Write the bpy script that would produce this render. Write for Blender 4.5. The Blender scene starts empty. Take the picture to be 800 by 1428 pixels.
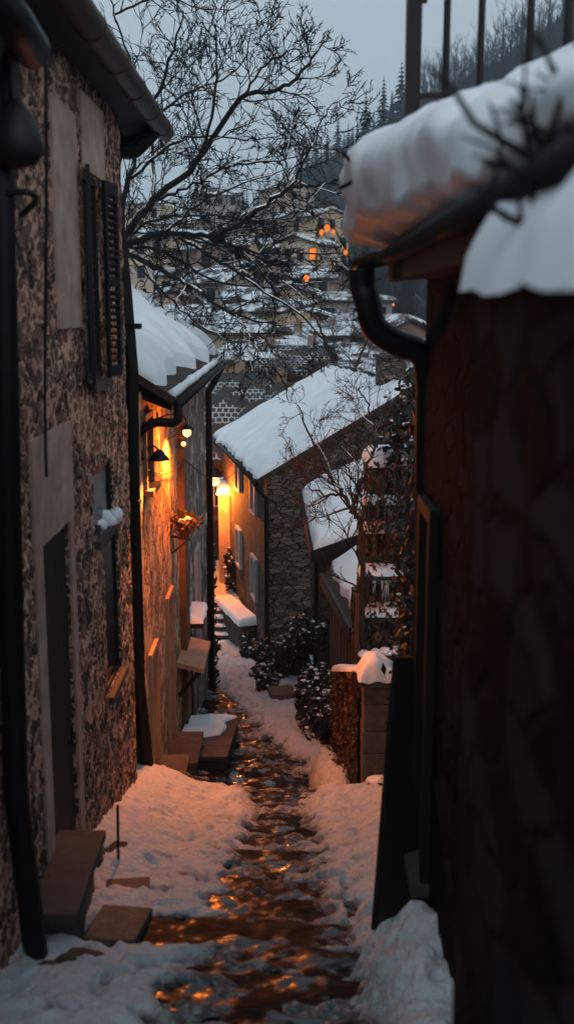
import bpy, math, random
from mathutils import Vector, Matrix, noise
random.seed(7)
R = random.Random(11)
scene = bpy.context.scene
COL = scene.collection
V = Vector
rad = math.radians

# ------------------------------------------------------------------ camera
F = 1500.0
PITCH = math.atan(284 / F)
def ab(px, py):
    u = (px - 400) / F; v = (714 - py) / F
    dy = math.cos(PITCH) + v * math.sin(PITCH); dz = v * math.cos(PITCH) - math.sin(PITCH)
    return u / dy, dz / dy
def P(px, py, Y):                       # photo pixel + real depth -> place in the world
    a, b = ab(px, py)
    return V((a * Y, Y, b * Y))
cam = bpy.data.cameras.new('camera'); camo = bpy.data.objects.new('camera', cam); COL.objects.link(camo)
cam.sensor_fit = 'VERTICAL'; cam.sensor_height = 36; cam.sensor_width = 24; cam.lens = 36 * F / 1428
cam.clip_start = 0.05; cam.clip_end = 3000
camo.rotation_euler = (rad(90) - PITCH, 0, 0)
cam.dof.use_dof = True; cam.dof.focus_distance = 19; cam.dof.aperture_fstop = 1.5
scene.camera = camo

# ------------------------------------------------------------------ mesh helpers
def rootof(o):
    while o.parent: o = o.parent
    return o
class MB:
    def __init__(s): s.v = []; s.f = []; s.att = None
    def add(s, vs, fs):
        n = len(s.v); s.v.extend([tuple(q) for q in vs]); s.f.extend([tuple(i + n for i in f) for f in fs]); return s
    def box(s, x0, y0, z0, x1, y1, z1, b=0.0):
        if x0 > x1: x0, x1 = x1, x0
        if y0 > y1: y0, y1 = y1, y0
        if z0 > z1: z0, z1 = z1, z0
        return s.hull8([(x0,y0,z0),(x1,y0,z0),(x1,y1,z0),(x0,y1,z0),(x0,y0,z1),(x1,y0,z1),(x1,y1,z1),(x0,y1,z1)])
    def hull8(s, c):
        return s.add(c, [(3,2,1,0),(4,5,6,7),(0,1,5,4),(1,2,6,5),(2,3,7,6),(3,0,4,7)])
    def obox(s, c, size, rot):
        m = rot.to_3x3() if hasattr(rot, 'to_3x3') else rot
        h = V(size) / 2; c = V(c); pts = []
        for z in (-1, 1):
            for x, y in ((-1,-1),(1,-1),(1,1),(-1,1)):
                pts.append(c + m @ V((x*h.x, y*h.y, z*h.z)))
        return s.hull8(pts)
    def bar(s, a, b, w, h, up=(0,0,1)):
        a = V(a); b = V(b); d = (b - a); L = d.length; d.normalize()
        x = d.cross(V(up)); x.normalize(); u = x.cross(d)
        m = Matrix((x, d, u)).transposed()
        return s.obox((a + b) / 2, (w, L, h), m)
    def prism(s, poly, ext):
        n = len(poly); e = V(ext); a = [V(p) for p in poly]; vs = a + [p + e for p in a]
        return s.add(vs, [tuple(range(n))[::-1], tuple(range(n, 2*n))] + [(i, (i+1) % n, n + (i+1) % n, n + i) for i in range(n)])
    def tube(s, path, r, n=8, cap=True):
        path = [V(p) for p in path]; m = len(path)
        if not hasattr(r, '__len__'): r = [r] * m
        t0 = (path[1] - path[0]).normalized()
        ref = V((0,0,1)) if abs(t0.z) < .9 else V((1,0,0))
        x = t0.cross(ref).normalized(); base = len(s.v)
        for i in range(m):
            t = (path[min(i+1, m-1)] - path[max(i-1, 0)]).normalized()
            x = (x - t * x.dot(t))
            if x.length < 1e-6: x = t.orthogonal()
            x.normalize(); y = t.cross(x)
            for k in range(n):
                a = 2 * math.pi * k / n
                q = path[i] + (x * math.cos(a) + y * math.sin(a)) * r[i]
                s.v.append((q.x, q.y, q.z))
        for i in range(m - 1):
            for k in range(n):
                a = base + i*n + k; b = base + i*n + (k+1) % n
                s.f.append((a, b, b + n, a + n))
        if cap:
            s.f.append(tuple(base + k for k in range(n))[::-1]); s.f.append(tuple(base + (m-1)*n + k for k in range(n)))
        return s
    def lathe(s, c, prof, n=16):
        c = V(c); base = len(s.v)
        for r, z in prof:
            for k in range(n):
                a = 2*math.pi*k/n; s.v.append((c.x + r*math.cos(a), c.y + r*math.sin(a), c.z + z))
        for i in range(len(prof) - 1):
            for k in range(n):
                a = base + i*n + k; b = base + i*n + (k+1) % n; s.f.append((a, b, b+n, a+n))
        s.f.append(tuple(base + k for k in range(n))[::-1]); s.f.append(tuple(base + (len(prof)-1)*n + k for k in range(n)))
        return s
    def lump(s, c, rr, seed=0, amp=.25, nu=10, nv=7, fr=1.3):
        c = V(c); rr = V(rr) if hasattr(rr, '__len__') else V((rr, rr, rr)); base = len(s.v)
        rows = []
        for j in range(nv + 1):
            ph = math.pi * j / nv
            for i in range(nu):
                th = 2*math.pi*i/nu
                d = V((math.sin(ph)*math.cos(th), math.sin(ph)*math.sin(th), math.cos(ph)))
                k = 1 + amp * noise.noise(d * fr + V((seed*3.1, seed*1.7, seed)))
                s.v.append((c.x + d.x*rr.x*k, c.y + d.y*rr.y*k, c.z + d.z*rr.z*k))
        for j in range(nv):
            for i in range(nu):
                a = base + j*nu + i; b = base + j*nu + (i+1) % nu
                s.f.append((a, a + nu, b + nu, b))
        return s
    def mound(s, c, rx, ry, h, seed=0, n=44, nr=26, lean=(0,0)):
        c = V(c); base = len(s.v); s.v.append(tuple(c + V((lean[0], lean[1], h))))
        for j in range(1, nr + 1):
            r = j / nr
            for i in range(n):
                a = 2*math.pi*i/n; k = 1 + .28*noise.noise((math.cos(a)*1.4+seed, math.sin(a)*1.4, seed))
                x = math.cos(a)*r*rx*k; y = math.sin(a)*r*ry*k; q = V((x, y, seed * 3.3))
                z = h*(1-r**2.6) * (1 + .55*noise.noise(q*2.6)) + (.30*h*noise.noise(q*5) + .14*h*noise.noise(q*11) + .02*noise.noise(q*26))*(1-r**4) - .06*r**3
                s.v.append((c.x + x + lean[0]*(1-r), c.y + y + lean[1]*(1-r), c.z + z))
        for i in range(n): s.f.append((base, base+1+i, base+1+(i+1)%n))
        for j in range(nr-1):
            for i in range(n):
                a = base+1+j*n+i; b = base+1+j*n+(i+1)%n; s.f.append((a, a+n, b+n, b))
        return s
    def grid(s, fn, nu, nv, flip=False):
        base = len(s.v)
        for j in range(nv + 1):
            for i in range(nu + 1):
                s.v.append(tuple(fn(i / nu, j / nv)))
        for j in range(nv):
            for i in range(nu):
                a = base + j*(nu+1) + i; q = (a, a+1, a+nu+2, a+nu+1)
                s.f.append(q[::-1] if flip else q)
        return s
    def build(s, name, mat, parent=None, smooth=False, local=False):
        me = bpy.data.meshes.new(name)
        vs = s.v
        if parent is not None and not local:
            rt = rootof(parent); mi = (Matrix.Translation(rt.location) @ rt.rotation_euler.to_matrix().to_4x4()).inverted()
            vs = [tuple(mi @ V(q)) for q in s.v]
        me.from_pydata(vs, [], s.f)
        if smooth: me.polygons.foreach_set('use_smooth', [True] * len(me.polygons))
        if s.att:
            for nm, vals in s.att.items():
                at = me.attributes.new(nm, 'FLOAT', 'POINT'); at.data.foreach_set('value', vals)
        me.update()
        if mat: me.materials.append(mat)
        o = bpy.data.objects.new(name, me); COL.objects.link(o)
        if parent is not None: o.parent = parent
        return o
def bev(o, w=.015, seg=2):
    b = o.modifiers.new('bevel', 'BEVEL'); b.width = w; b.segments = seg; b.limit_method = 'ANGLE'; return o
def tag(o, label=None, cat=None, group=None, kind=None):
    if label: o['label'] = label
    if cat: o['category'] = cat
    if group: o['group'] = group
    if kind: o['kind'] = kind
    return o
def thing(name, loc, label, cat, group=None, rz=0.0):
    o = bpy.data.objects.new(name, None); COL.objects.link(o); o.location = V(loc); o.rotation_euler = (0, 0, rz)
    o.empty_display_size = .2
    return tag(o, label, cat, group)
def sm(a, b, x):
    t = max(0., min(1., (x - a) / (b - a))); return t*t*(3 - 2*t)
def lerp(a, b, t): return a + (b - a) * t
def table(tb, x):
    if x <= tb[0][0]: return tb[0][1:]
    for p, q in zip(tb, tb[1:]):
        if x <= q[0]:
            t = (x - p[0]) / (q[0] - p[0]); return tuple(lerp(u, w, t) for u, w in zip(p[1:], q[1:]))
    return tb[-1][1:]

# ------------------------------------------------------------------ materials
MAT = {}
class NT:
    def __init__(s, name):
        s.m = bpy.data.materials.new(name); s.m.use_nodes = True; s.t = s.m.node_tree
        s.b = s.t.nodes['Principled BSDF']; s.out = s.t.nodes['Material Output']; MAT[name] = s.m
    def n(s, typ, **kw):
        o = s.t.nodes.new(typ)
        for k, w in kw.items(): setattr(o, k, w)
        return o
    def l(s, a, b): s.t.links.new(a, b)
    def coords(s, scale=(1,1,1), distort=0., dscale=3.):
        tc = s.n('ShaderNodeTexCoord'); mp = s.n('ShaderNodeMapping'); mp.inputs['Scale'].default_value = scale
        src = tc.outputs['Object']
        if distort:
            nz = s.n('ShaderNodeTexNoise'); nz.inputs['Scale'].default_value = dscale; nz.inputs['Detail'].default_value = 3
            s.l(src, nz.inputs['Vector'])
            sub = s.n('ShaderNodeVectorMath', operation='SUBTRACT'); s.l(nz.outputs['Color'], sub.inputs[0]); sub.inputs[1].default_value = (.5,.5,.5)
            sc = s.n('ShaderNodeVectorMath', operation='SCALE'); s.l(sub.outputs[0], sc.inputs[0]); sc.inputs['Scale'].default_value = distort
            ad = s.n('ShaderNodeVectorMath', operation='ADD'); s.l(src, ad.inputs[0]); s.l(sc.outputs[0], ad.inputs[1]); src = ad.outputs[0]
        s.l(src, mp.inputs['Vector']); return mp.outputs['Vector']
    def noise(s, vec, scale, detail=4, rough=.55):
        nz = s.n('ShaderNodeTexNoise'); nz.inputs['Scale'].default_value = scale; nz.inputs['Detail'].default_value = detail; nz.inputs['Roughness'].default_value = rough
        if vec is not None: s.l(vec, nz.inputs['Vector'])
        return nz.outputs['Fac']
    def ramp(s, fac, stops, interp='LINEAR'):
        r = s.n('ShaderNodeValToRGB'); r.color_ramp.interpolation = interp; e = r.color_ramp.elements
        while len(e) < len(stops): e.new(.5)
        for el, (p, c) in zip(e, stops):
            el.position = p; el.color = tuple(c) + (1,) if hasattr(c, '__len__') else (c, c, c, 1)
        s.l(fac, r.inputs['Fac']); return r.outputs['Color']
    def mix(s, fac, a, b, blend='MIX'):
        m = s.n('ShaderNodeMix', data_type='RGBA', blend_type=blend)
        for idx, x in ((0, fac), (6, a), (7, b)):
            if isinstance(x, (int, float)): m.inputs[idx].default_value = x
            elif isinstance(x, tuple): m.inputs[idx].default_value = x + (1,)
            else: s.l(x, m.inputs[idx])
        return m.outputs[2]
    def math(s, op, a, b=0.):
        m = s.n('ShaderNodeMath', operation=op)
        for i, x in enumerate((a, b)):
            if isinstance(x, (int, float)): m.inputs[i].default_value = x
            else: s.l(x, m.inputs[i])
        return m.outputs[0]
    def bump(s, h, strength=.5, dist=.02):
        b = s.n('ShaderNodeBump'); b.inputs['Strength'].default_value = strength; b.inputs['Distance'].default_value = dist
        s.l(h, b.inputs['Height']); s.l(b.outputs['Normal'], s.b.inputs['Normal'])
    def col(s, c):
        if isinstance(c, tuple): s.b.inputs['Base Color'].default_value = c + (1,)
        else: s.l(c, s.b.inputs['Base Color'])
    def rough(s, r):
        if isinstance(r, (int, float)): s.b.inputs['Roughness'].default_value = r
        else: s.l(r, s.b.inputs['Roughness'])
    def spec(s, v): s.b.inputs['Specular IOR Level'].default_value = v
def stone_mat(name, size, stones, mortar, mw=.06, disp=.0, bump=.6, bdist=.03, distort=.25, patch=None, rough=.85):
    n = NT(name); v = n.coords(tuple(1/q for q in size), distort * min(size), 2.2 / min(size) * .5)
    vo = n.n('ShaderNodeTexVoronoi'); vo.inputs['Scale'].default_value = 1; n.l(v, vo.inputs['Vector'])
    ve = n.n('ShaderNodeTexVoronoi', feature='DISTANCE_TO_EDGE'); ve.inputs['Scale'].default_value = 1; n.l(v, ve.inputs['Vector'])
    sx = n.n('ShaderNodeSeparateColor'); n.l(vo.outputs['Color'], sx.inputs[0])
    base = n.ramp(sx.outputs[0], [(i / (len(stones)-1), c) for i, c in enumerate(stones)])
    v2 = n.coords(); fine = n.noise(v2, 14, 6, .65); big = n.noise(v2, 1.3, 3)
    base = n.mix(.75, base, n.ramp(fine, [(.25, .45), (.75, 1.35)]), 'MULTIPLY')
    mask = n.ramp(ve.outputs['Distance'], [(mw * .5, 0.), (mw * 1.6, 1.)])
    mcol = n.mix(.6, mortar, n.ramp(n.noise(v2, 30, 4), [(.2, .5), (.8, 1.3)]), 'MULTIPLY')
    c = n.mix(mask, mcol, base)
    h = n.math('ADD', n.math('MULTIPLY', mask, .8), n.math('MULTIPLY', fine, .45))
    h = n.math('ADD', h, n.math('MULTIPLY', sx.outputs[1], .5))
    if patch:                                   # old lime render still clinging to the stones
        pf = n.math('ADD', n.noise(n.coords(), patch[1], 5, .62), n.math('MULTIPLY', n.math('SUBTRACT', .55, mask), patch[3] if len(patch) > 3 else 0.)); pm = n.ramp(pf, [(patch[2], 0.), (patch[2] + .09, 1.)])
        pc = n.mix(.7, patch[0], n.ramp(n.noise(v2, 9, 5), [(.25, .55), (.75, 1.25)]), 'MULTIPLY')
        c = n.mix(pm, c, pc)
        h = n.math('MAXIMUM', h, n.math('MULTIPLY', pm, n.math('ADD', .85, n.math('MULTIPLY', fine, .5))))
    c = n.mix(.55, c, n.ramp(big, [(.3, .6), (.7, 1.25)]), 'MULTIPLY')
    n.col(c); n.rough(rough); n.spec(.25)
    if disp:
        d = n.n('ShaderNodeDisplacement'); d.inputs['Scale'].default_value = disp; d.inputs['Midlevel'].default_value = .6
        n.l(h, d.inputs['Height']); n.l(d.outputs[0], n.out.inputs['Displacement']); n.m.displacement_method = 'BOTH'
    else: n.bump(h, bump, bdist)
    return n.m
def flat_mat(name, c, rough=.7, ns=6, amp=.5, bump=.2, bdist=.01, metal=0., spec=.3, stretch=(1,1,1)):
    n = NT(name); v = n.coords(stretch)
    f = n.noise(v, ns, 6, .6); g = n.noise(v, ns * .22, 3)
    k = n.mix(amp, c, n.ramp(f, [(.25, .35), (.75, 1.4)]), 'MULTIPLY')
    k = n.mix(amp * .8, k, n.ramp(g, [(.3, .55), (.7, 1.3)]), 'MULTIPLY')
    n.col(k); n.rough(rough); n.b.inputs['Metallic'].default_value = metal; n.spec(spec)
    n.bump(f, bump, bdist); return n.m
def emit_mat(name, c, s):
    n = NT(name); n.col((.02,.01,.005)); n.b.inputs['Emission Color'].default_value = c + (1,); n.b.inputs['Emission Strength'].default_value = s
    n.m.cycles.emission_sampling = 'NONE'; return n.m

M_b1 = stone_mat('rubble_render', (.11,.13,.11), [(.022,.015,.013),(.10,.058,.044),(.04,.026,.021),(.20,.115,.085),(.065,.042,.034)], (.05,.032,.026), .08, disp=.026, distort=.8, patch=((.54,.325,.235), 5.0, .495, .20))
M_b2 = stone_mat('grey_rubble', (.16,.22,.14), [(.05,.04,.036),(.2,.16,.135),(.11,.09,.08),(.30,.24,.21)], (.13,.11,.095), .07, bump=.8, distort=.6, patch=((.44,.36,.30), 2.6, .52))
M_gable = stone_mat('coursed_stone', (.30,.32,.10), [(.05,.038,.031),(.17,.125,.10),(.09,.067,.054),(.26,.19,.15),(.125,.093,.077)], (.013,.011,.010), .045, bump=1., bdist=.04, distort=.9)
M_dark = stone_mat('dark_stone', (.3,.3,.17), [(.015,.012,.010),(.04,.03,.025),(.024,.018,.016),(.06,.046,.04)], (.014,.011,.010), .05, bump=.8, distort=.5)
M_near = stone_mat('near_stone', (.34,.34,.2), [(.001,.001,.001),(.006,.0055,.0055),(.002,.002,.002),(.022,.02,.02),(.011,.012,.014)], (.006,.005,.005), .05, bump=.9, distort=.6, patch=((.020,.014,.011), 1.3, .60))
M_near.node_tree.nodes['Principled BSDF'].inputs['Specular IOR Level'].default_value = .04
M_pillar = flat_mat('pillar_stone', (.12,.095,.08), .85, 9, .7, .7, .015)
M_mossy = stone_mat('mossy_stone', (.1,.13,.16), [(.05,.03,.018),(.13,.08,.045),(.03,.022,.013),(.2,.12,.065)], (.02,.014,.009), .07, bump=1., bdist=.06, distort=.8)
M_plaster = flat_mat('plaster', (.40,.285,.235), .9, 5, .55, .35, .01, spec=.2)
M_plaster2 = stone_mat('old_plaster', (.13,.13,.16), [(.18,.105,.06),(.46,.30,.18),(.30,.19,.12)], (.15,.09,.06), .06, bump=1., bdist=.04, distort=.7, patch=((.60,.40,.24), 3.4, .48))
M_brownwall = stone_mat('brown_rubble', (.26,.22,.15), [(.04,.028,.023),(.10,.068,.054),(.065,.045,.036)], (.05,.035,.028), .05, bump=.8, distort=.5, patch=((.11,.075,.06), 2.2, .52))
M_brownpaint = flat_mat('brown_paint', (.12,.055,.032), .55, 8, .5, .15, .005)
M_wood = flat_mat('weathered_wood', (.17,.105,.07), .75, 5, .7, .5, .01, stretch=(6,6,.7))
M_darkwood = flat_mat('dark_wood', (.009,.007,.0065), .7, 5, .6, .4, .01, stretch=(5,5,.8))
M_plank = flat_mat('plank_wood', (.12,.085,.07), .8, 4, .7, .5, .01, stretch=(8,8,.5))
M_dframe = flat_mat('frame_wood', (.34,.22,.14), .6, 6, .5, .3, .006, stretch=(4,4,.6))
M_metal = flat_mat('dark_metal', (.010,.009,.009), .5, 9, .4, .1, .003, metal=.5)
M_iron = flat_mat('black_iron', (.006,.006,.0065), .55, 12, .4, .2, .003)
M_gutter = flat_mat('gutter_metal', (.065,.045,.038), .55, 5, .6, .15, .004, metal=.2)
M_black = flat_mat('dark_interior', (.012,.01,.009), .8, 5, .3)
M_tile = flat_mat('roof_tile', (.05,.034,.028), .8, 8, .6, .6, .02)
M_bark = flat_mat('bark', (.010,.009,.009), .9, 14, .6, .5, .01)
M_bark2 = flat_mat('brown_bark', (.045,.03,.023), .9, 14, .6, .5, .01)
M_block = flat_mat('block_stone', (.055,.047,.045), .75, 9, .6, .5, .012)
M_rock = flat_mat('rock', (.05,.042,.038), .8, 6, .6, .8, .03)
M_logend = flat_mat('cut_wood', (.42,.27,.17), .8, 12, .6, .3, .01)
M_pot = flat_mat('terracotta', (.22,.09,.05), .8, 10, .4)
M_white = flat_mat('pale_paint', (.36,.37,.39), .6, 8, .3)
n = NT('window_glass'); n.col((.012,.013,.015)); n.rough(.25); n.spec(.15); M_glass = n.m
n = NT('sky_glass'); n.col((.18,.23,.27)); n.rough(.25); n.spec(.6); M_glass2 = n.m  # sky reflection put into the pane's pale blue base colour
n = NT('lamp_glass'); n.col((.5,.5,.48)); n.rough(.2); M_lglass = n.m
E_bulb = emit_mat('bulb', (1, .36, .07), 9)
E_far = emit_mat('street_bulb', (1, .20, .015), 1.5)
E_win = emit_mat('lit_window', (1, .26, .03), 1.0)
E_red = emit_mat('red_light', (1, .12, .02), .10)

def snow_mat(name, c=(.80,.84,.89), s1=9, b1=.35, d1=.03, dirt=False):
    n = NT(name); v = n.coords()
    a = n.noise(v, s1, 6, .6); f = n.noise(v, 55, 3, .6); g = n.noise(v, 1.7, 3)
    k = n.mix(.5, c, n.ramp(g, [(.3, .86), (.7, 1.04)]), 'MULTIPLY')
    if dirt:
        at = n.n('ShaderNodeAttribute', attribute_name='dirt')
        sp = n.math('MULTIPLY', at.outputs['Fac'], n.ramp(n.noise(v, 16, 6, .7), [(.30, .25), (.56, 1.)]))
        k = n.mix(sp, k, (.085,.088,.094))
    n.col(k); n.rough(.62); n.spec(.25)
    n.b.inputs['Subsurface Weight'].default_value = 0
    n.bump(n.math('ADD', a, n.math('MULTIPLY', f, .3)), b1, d1)
    return n.m
M_snow = snow_mat('roof_snow', s1=4)
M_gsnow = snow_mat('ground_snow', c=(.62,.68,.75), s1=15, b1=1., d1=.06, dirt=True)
M_fsnow = snow_mat('far_snow', c=(.70,.75,.81), s1=1.5)
_n = M_fsnow.node_tree; _b = _n.nodes['Principled BSDF']; _src = _b.inputs['Base Color'].links[0].from_socket
_tc = _n.nodes.new('ShaderNodeTexCoord'); _nz = _n.nodes.new('ShaderNodeTexNoise'); _nz.inputs['Scale'].default_value = .8; _nz.inputs['Detail'].default_value = 6; _nz.inputs['Roughness'].default_value = .7
_rp = _n.nodes.new('ShaderNodeValToRGB'); _rp.color_ramp.elements[0].position = .45; _rp.color_ramp.elements[1].position = .56; _mx = _n.nodes.new('ShaderNodeMix'); _mx.data_type = 'RGBA'
_n.links.new(_tc.outputs['Object'], _nz.inputs['Vector']); _n.links.new(_nz.outputs['Fac'], _rp.inputs['Fac']); _n.links.new(_rp.outputs['Color'], _mx.inputs[0]); _mx.inputs[6].default_value = (.05,.045,.045,1); _n.links.new(_src, _mx.inputs[7]); _n.links.new(_mx.outputs[2], _b.inputs['Base Color'])

n = NT('wet_flagstones'); v = n.coords((1/.55, 1/.15, 1), .10, 4)
ve = n.n('ShaderNodeTexVoronoi', feature='DISTANCE_TO_EDGE'); ve.inputs['Scale'].default_value = 1; n.l(v, ve.inputs['Vector'])
vo = n.n('ShaderNodeTexVoronoi'); vo.inputs['Scale'].default_value = 1; n.l(v, vo.inputs['Vector'])
v2 = n.coords(); f = n.noise(v2, 18, 6, .65); w = n.noise(v2, 3.2, 4, .6)
mk = n.ramp(ve.outputs['Distance'], [(.015, 0.), (.09, 1.)])
sx = n.n('ShaderNodeSeparateColor'); n.l(vo.outputs['Color'], sx.inputs[0])
c = n.ramp(sx.outputs[0], [(0, (.003,.0035,.004)), (1, (.008,.009,.010))])
c = n.mix(.7, c, n.ramp(f, [(.25, .4), (.75, 1.4)]), 'MULTIPLY')
n.col(n.mix(mk, (.003,.003,.0035), c)); n.rough(n.ramp(w, [(.42, .14), (.50, .55), (.7, .75)])); n.l(n.ramp(w, [(.42, .6), (.50, .06)]), n.b.inputs['Specular IOR Level'])
n.bump(n.math('ADD', n.math('MULTIPLY', mk, .8), n.math('ADD', n.math('MULTIPLY', f, .5), n.math('MULTIPLY', sx.outputs[1], .6))), .45, .006)
M_flag = n.m

def leaf_mat(name, c):
    n = NT(name); n.col(n.mix(.6, c, n.ramp(n.noise(n.coords(), 3, 3), [(.3, .4), (.7, 1.5)]), 'MULTIPLY')); n.rough(.5); n.spec(.3); return n.m
M_leaf = leaf_mat('evergreen_leaf', (.010,.013,.011))
M_leafb = leaf_mat('brown_leaf', (.055,.032,.018))
M_con = leaf_mat('conifer_needles', (.022,.032,.036))
M_farbark = flat_mat('far_bark', (.018,.017,.019), .9, 5, .4)

# hill ground: snow with dark scrub patches
n = NT('hill_ground'); v = n.coords()
p = n.noise(v, .07, 7, .68); q = n.noise(v, .9, 5, .7)
n.col(n.mix(n.ramp(n.math('ADD', p, n.math('MULTIPLY', q, .35)), [(.76, 0.), (.85, 1.)]), (.018,.021,.025), (.66,.71,.77))); n.rough(.85); n.spec(.1); M_hill = n.m
# tiled roof with snow lying in the tile rows
n = NT('snowy_tiles'); v = n.coords((1,1,1), .18, 1.2)
br = n.n('ShaderNodeTexBrick'); br.inputs['Scale'].default_value = 1.; br.offset = .5
br.inputs['Brick Width'].default_value = .24; br.inputs['Row Height'].default_value = .26; br.inputs['Mortar Size'].default_value = .03; br.inputs['Mortar Smooth'].default_value = .1
n.l(v, br.inputs['Vector'])
n.col(n.mix(n.ramp(n.math('MULTIPLY', br.outputs['Fac'], n.ramp(n.noise(v, .9, 5), [(.47, .05), (.60, 1.)])), [(.3, 0.), (.6, 1.)]), (.03,.027,.027), (.34,.37,.41))); n.rough(.8); M_snowtile = n.m

# ------------------------------------------------------------------ ground shape
def g(Y):
    if Y < 12.4: return -2.30 - .294 * Y
    if Y < 13.4: return -5.9456 - .5 * (Y - 12.4)
    if Y < 30: return -6.4456 - .2 * (Y - 13.4)
    if Y < 32.2: return -9.7656 + (Y - 30) / 2.2 * .9
    return -8.87
def gs(Y):
    return (g(Y - .25) + g(Y) + g(Y + .25)) / 3
def hill(x, Y):
    if Y <= 34: return g(Y) - .55
    zr = 34 + .60 * x if x > -15 else 25 + (x + 15) * .22
    zr = min(zr, 110); zr = max(zr, 8)
    if Y < 60: return lerp(-9.4, -11.0, sm(34, 42, Y))
    t = (Y - 60) / 270.
    if t <= 1: z = -11.0 + (zr + 11.0) * t ** 1.3
    else: z = zr - (Y - 330) * .25
    return z + 3.0 * sm(80, 160, Y) * noise.noise((x * .03, Y * .03, 0))

def stepz(x, Y):                       # worn stone steps under the snow
    L = .58
    wob = .16 * noise.noise((x * 1.3, Y * .2, 3.3)) + .07 * noise.noise((x * 4, 7.7, Y))
    k = math.floor((Y + wob) / L); fr = (Y + wob) / L - k
    Y0 = k * L; Y1 = Y0 + L
    tread = lerp(g(Y0), g(Y1), .42 * fr)
    drop = lerp(g(Y0), g(Y1), .42); rr = sm(.90, 1.0, fr)
    z = lerp(tread, g(Y1), rr)
    return z + .03 * noise.noise((x * 2.1, Y * 2.1, 0)) + .013 * noise.noise((x * 9, Y * 9, 5))

TRK = [(4.5,-.1,.50),(5.6,-.05,.46),(6.3,-.02,.38),(7,-.04,.33),(8.1,-.08,.28),(9,-.06,.23),(10,-.02,.21),(11,-.04,.16),(12,-.08,.24),(12.8,-.15,.40),(14,-.45,.75),(15.5,-.62,.78),(17,-.95,.52),(19,-1.15,.38),(21,-1.45,.25),(23,-1.7,.0),(26,-1.9,-.5)]
def leftedge(Y): return -1.66 if Y < 22.2 else -1.66 - (Y - 22.2) * .22
def snow_t(x, Y):                      # snow depth over the path (negative = bare stone)
    xc, hw = table(TRK, Y)
    q = V((x, Y, 0))
    xc += .10 * noise.noise((Y * 1.1, 4, 0))
    d = abs(x - xc) - hw + .16 * noise.noise((x * 2.2, Y * 2.8, 4)) + .08 * noise.noise((x * 6, Y * 7, 1))
    t = -.046 + .170 * sm(-.14, .42, d)
    if d < .35 and Y < 12.6:
        w_ = .16 * noise.noise((x * 1.3, Y * .2, 3.3)) + .07 * noise.noise((x * 4, 7.7, Y)); fr = ((Y + w_) / .58) % 1.0
        t += lerp(.075, -.060, sm(.25, .65, fr + .45 * noise.noise((x * 1.7, Y * .7, 9)) + .2 * noise.noise((x * 6, Y * 3, 5)))) * sm(.35, -.1, d) * (.6 + .7 * noise.noise((x * 1.1, Y * 1.3, 12)))
    if d < .3: t += (.085 * noise.noise((x * .9, Y * 4.2, 7)) + .045 * noise.noise((x * 4, Y * 9, 2))) * sm(.3, -.1, d)
    if Y > 13: t += .05 * sm(0, .8, x - xc - hw)
    wr = .85 + (Y - 6.3) * .09 if Y < 12.5 else 1.4
    t += .16 * sm(.55, 0, wr - x) * (1 if Y < 14 else .8)
    if 7.6 < Y < 13.6: t += .26 * sm(.75, 0, x + 1.66) * sm(7.6, 8.8, Y)
    if Y < 12.9: t += .05 * sm(11.2, 12.0, Y) * sm(12.9, 12.4, Y) * sm(.0, .4, d)
    e = ((x + .88) / .62) ** 2 + ((Y - 6.62) / .34) ** 2       # thawed, dark patch by the plank steps
    t -= .22 * max(0, 1 - e * .75)
    e = ((x + .45) / .50) ** 2 + ((Y - 6.5) / .20) ** 2
    t -= .14 * max(0, 1 - e)
    e = ((x - .72) / .42) ** 2 + ((Y - 14.2) / .95) ** 2                     # shovelled heap by the garden wall
    t += .30 * max(0, 1 - e) ** .7 * (1 + .5 * noise.noise(q * 3.1)) + (.13 * noise.noise(q * 5) * max(0, 1 - e * .7) if e < 1.4 else 0)
    e = ((x - .78) / .40) ** 2 + ((Y - 5.7) / .8) ** 2
    t += .20 * max(0, 1 - e) * (1 + .6 * noise.noise(q * 4)) + (.07 * noise.noise(q * 9) if e < 1 else 0)
    t += .030 * noise.noise(q * 1.7) + .036 * noise.noise(q * 4.3 + V((9,0,0))) + .032 * noise.noise(q * 8) + .021 * noise.noise(q * 16) + .007 * noise.noise(q * 34)
    fp = noise.noise(q * 5.2 + V((3,8,1)))
    t -= .065 * sm(.18, .42, fp) * sm(1.4, .1, d)              # footprints
    return t
def snow_base(x, Y):
    xc, hw = table(TRK, Y)
    return lerp(stepz(x, Y), gs(Y), .85 * sm(-.1, .5, abs(x - xc) - hw))
snow_paths = dict()
# base (wet stones) and snow as two sheets, finer near the camera
def rows_Y(y0, y1, k):
    ys = [y0]
    while ys[-1] < y1: ys.append(ys[-1] + k * ys[-1])
    return ys
def sheet(fn, ys, x0, x1, nx):
    m = MB()
    for y in ys:
        for i in range(nx + 1):
            x = x0 + (x1 - x0) * i / nx; m.v.append((x, y, fn(x, y)))
    for j in range(len(ys) - 1):
        for i in range(nx):
            a = j * (nx + 1) + i; m.f.append((a, a+1, a+nx+2, a+nx+1))
    return m
ys = rows_Y(3.2, 30, .0036)
o = sheet(stepz, ys, -1.9, 1.9, 120).build('path', M_flag, smooth=True); tag(o, kind='structure')
ms = sheet(lambda x, y: snow_base(x, y) + .02 + snow_t(x, y), ys, -1.9, 1.95, 190)
dirt = []
for (x, y, z) in ms.v:
    th = z - stepz(x, y); _xc, _hw = table(TRK, y); _in = sm(.32, -.05, abs(x - _xc) - _hw + .12 * noise.noise((x*3, y*3, 1))) * (.95 if y < 12.8 else .6)
    dirt.append(min(1., _in * (1.0 if th < .05 else .62)) + (1 - _in) * max(0., min(1., sm(.055, .0, th) )) * .95 + .12 * sm(.25,.05,th) + (.14 if y > 13 else .05))
ms.att = {'dirt': dirt}
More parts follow.
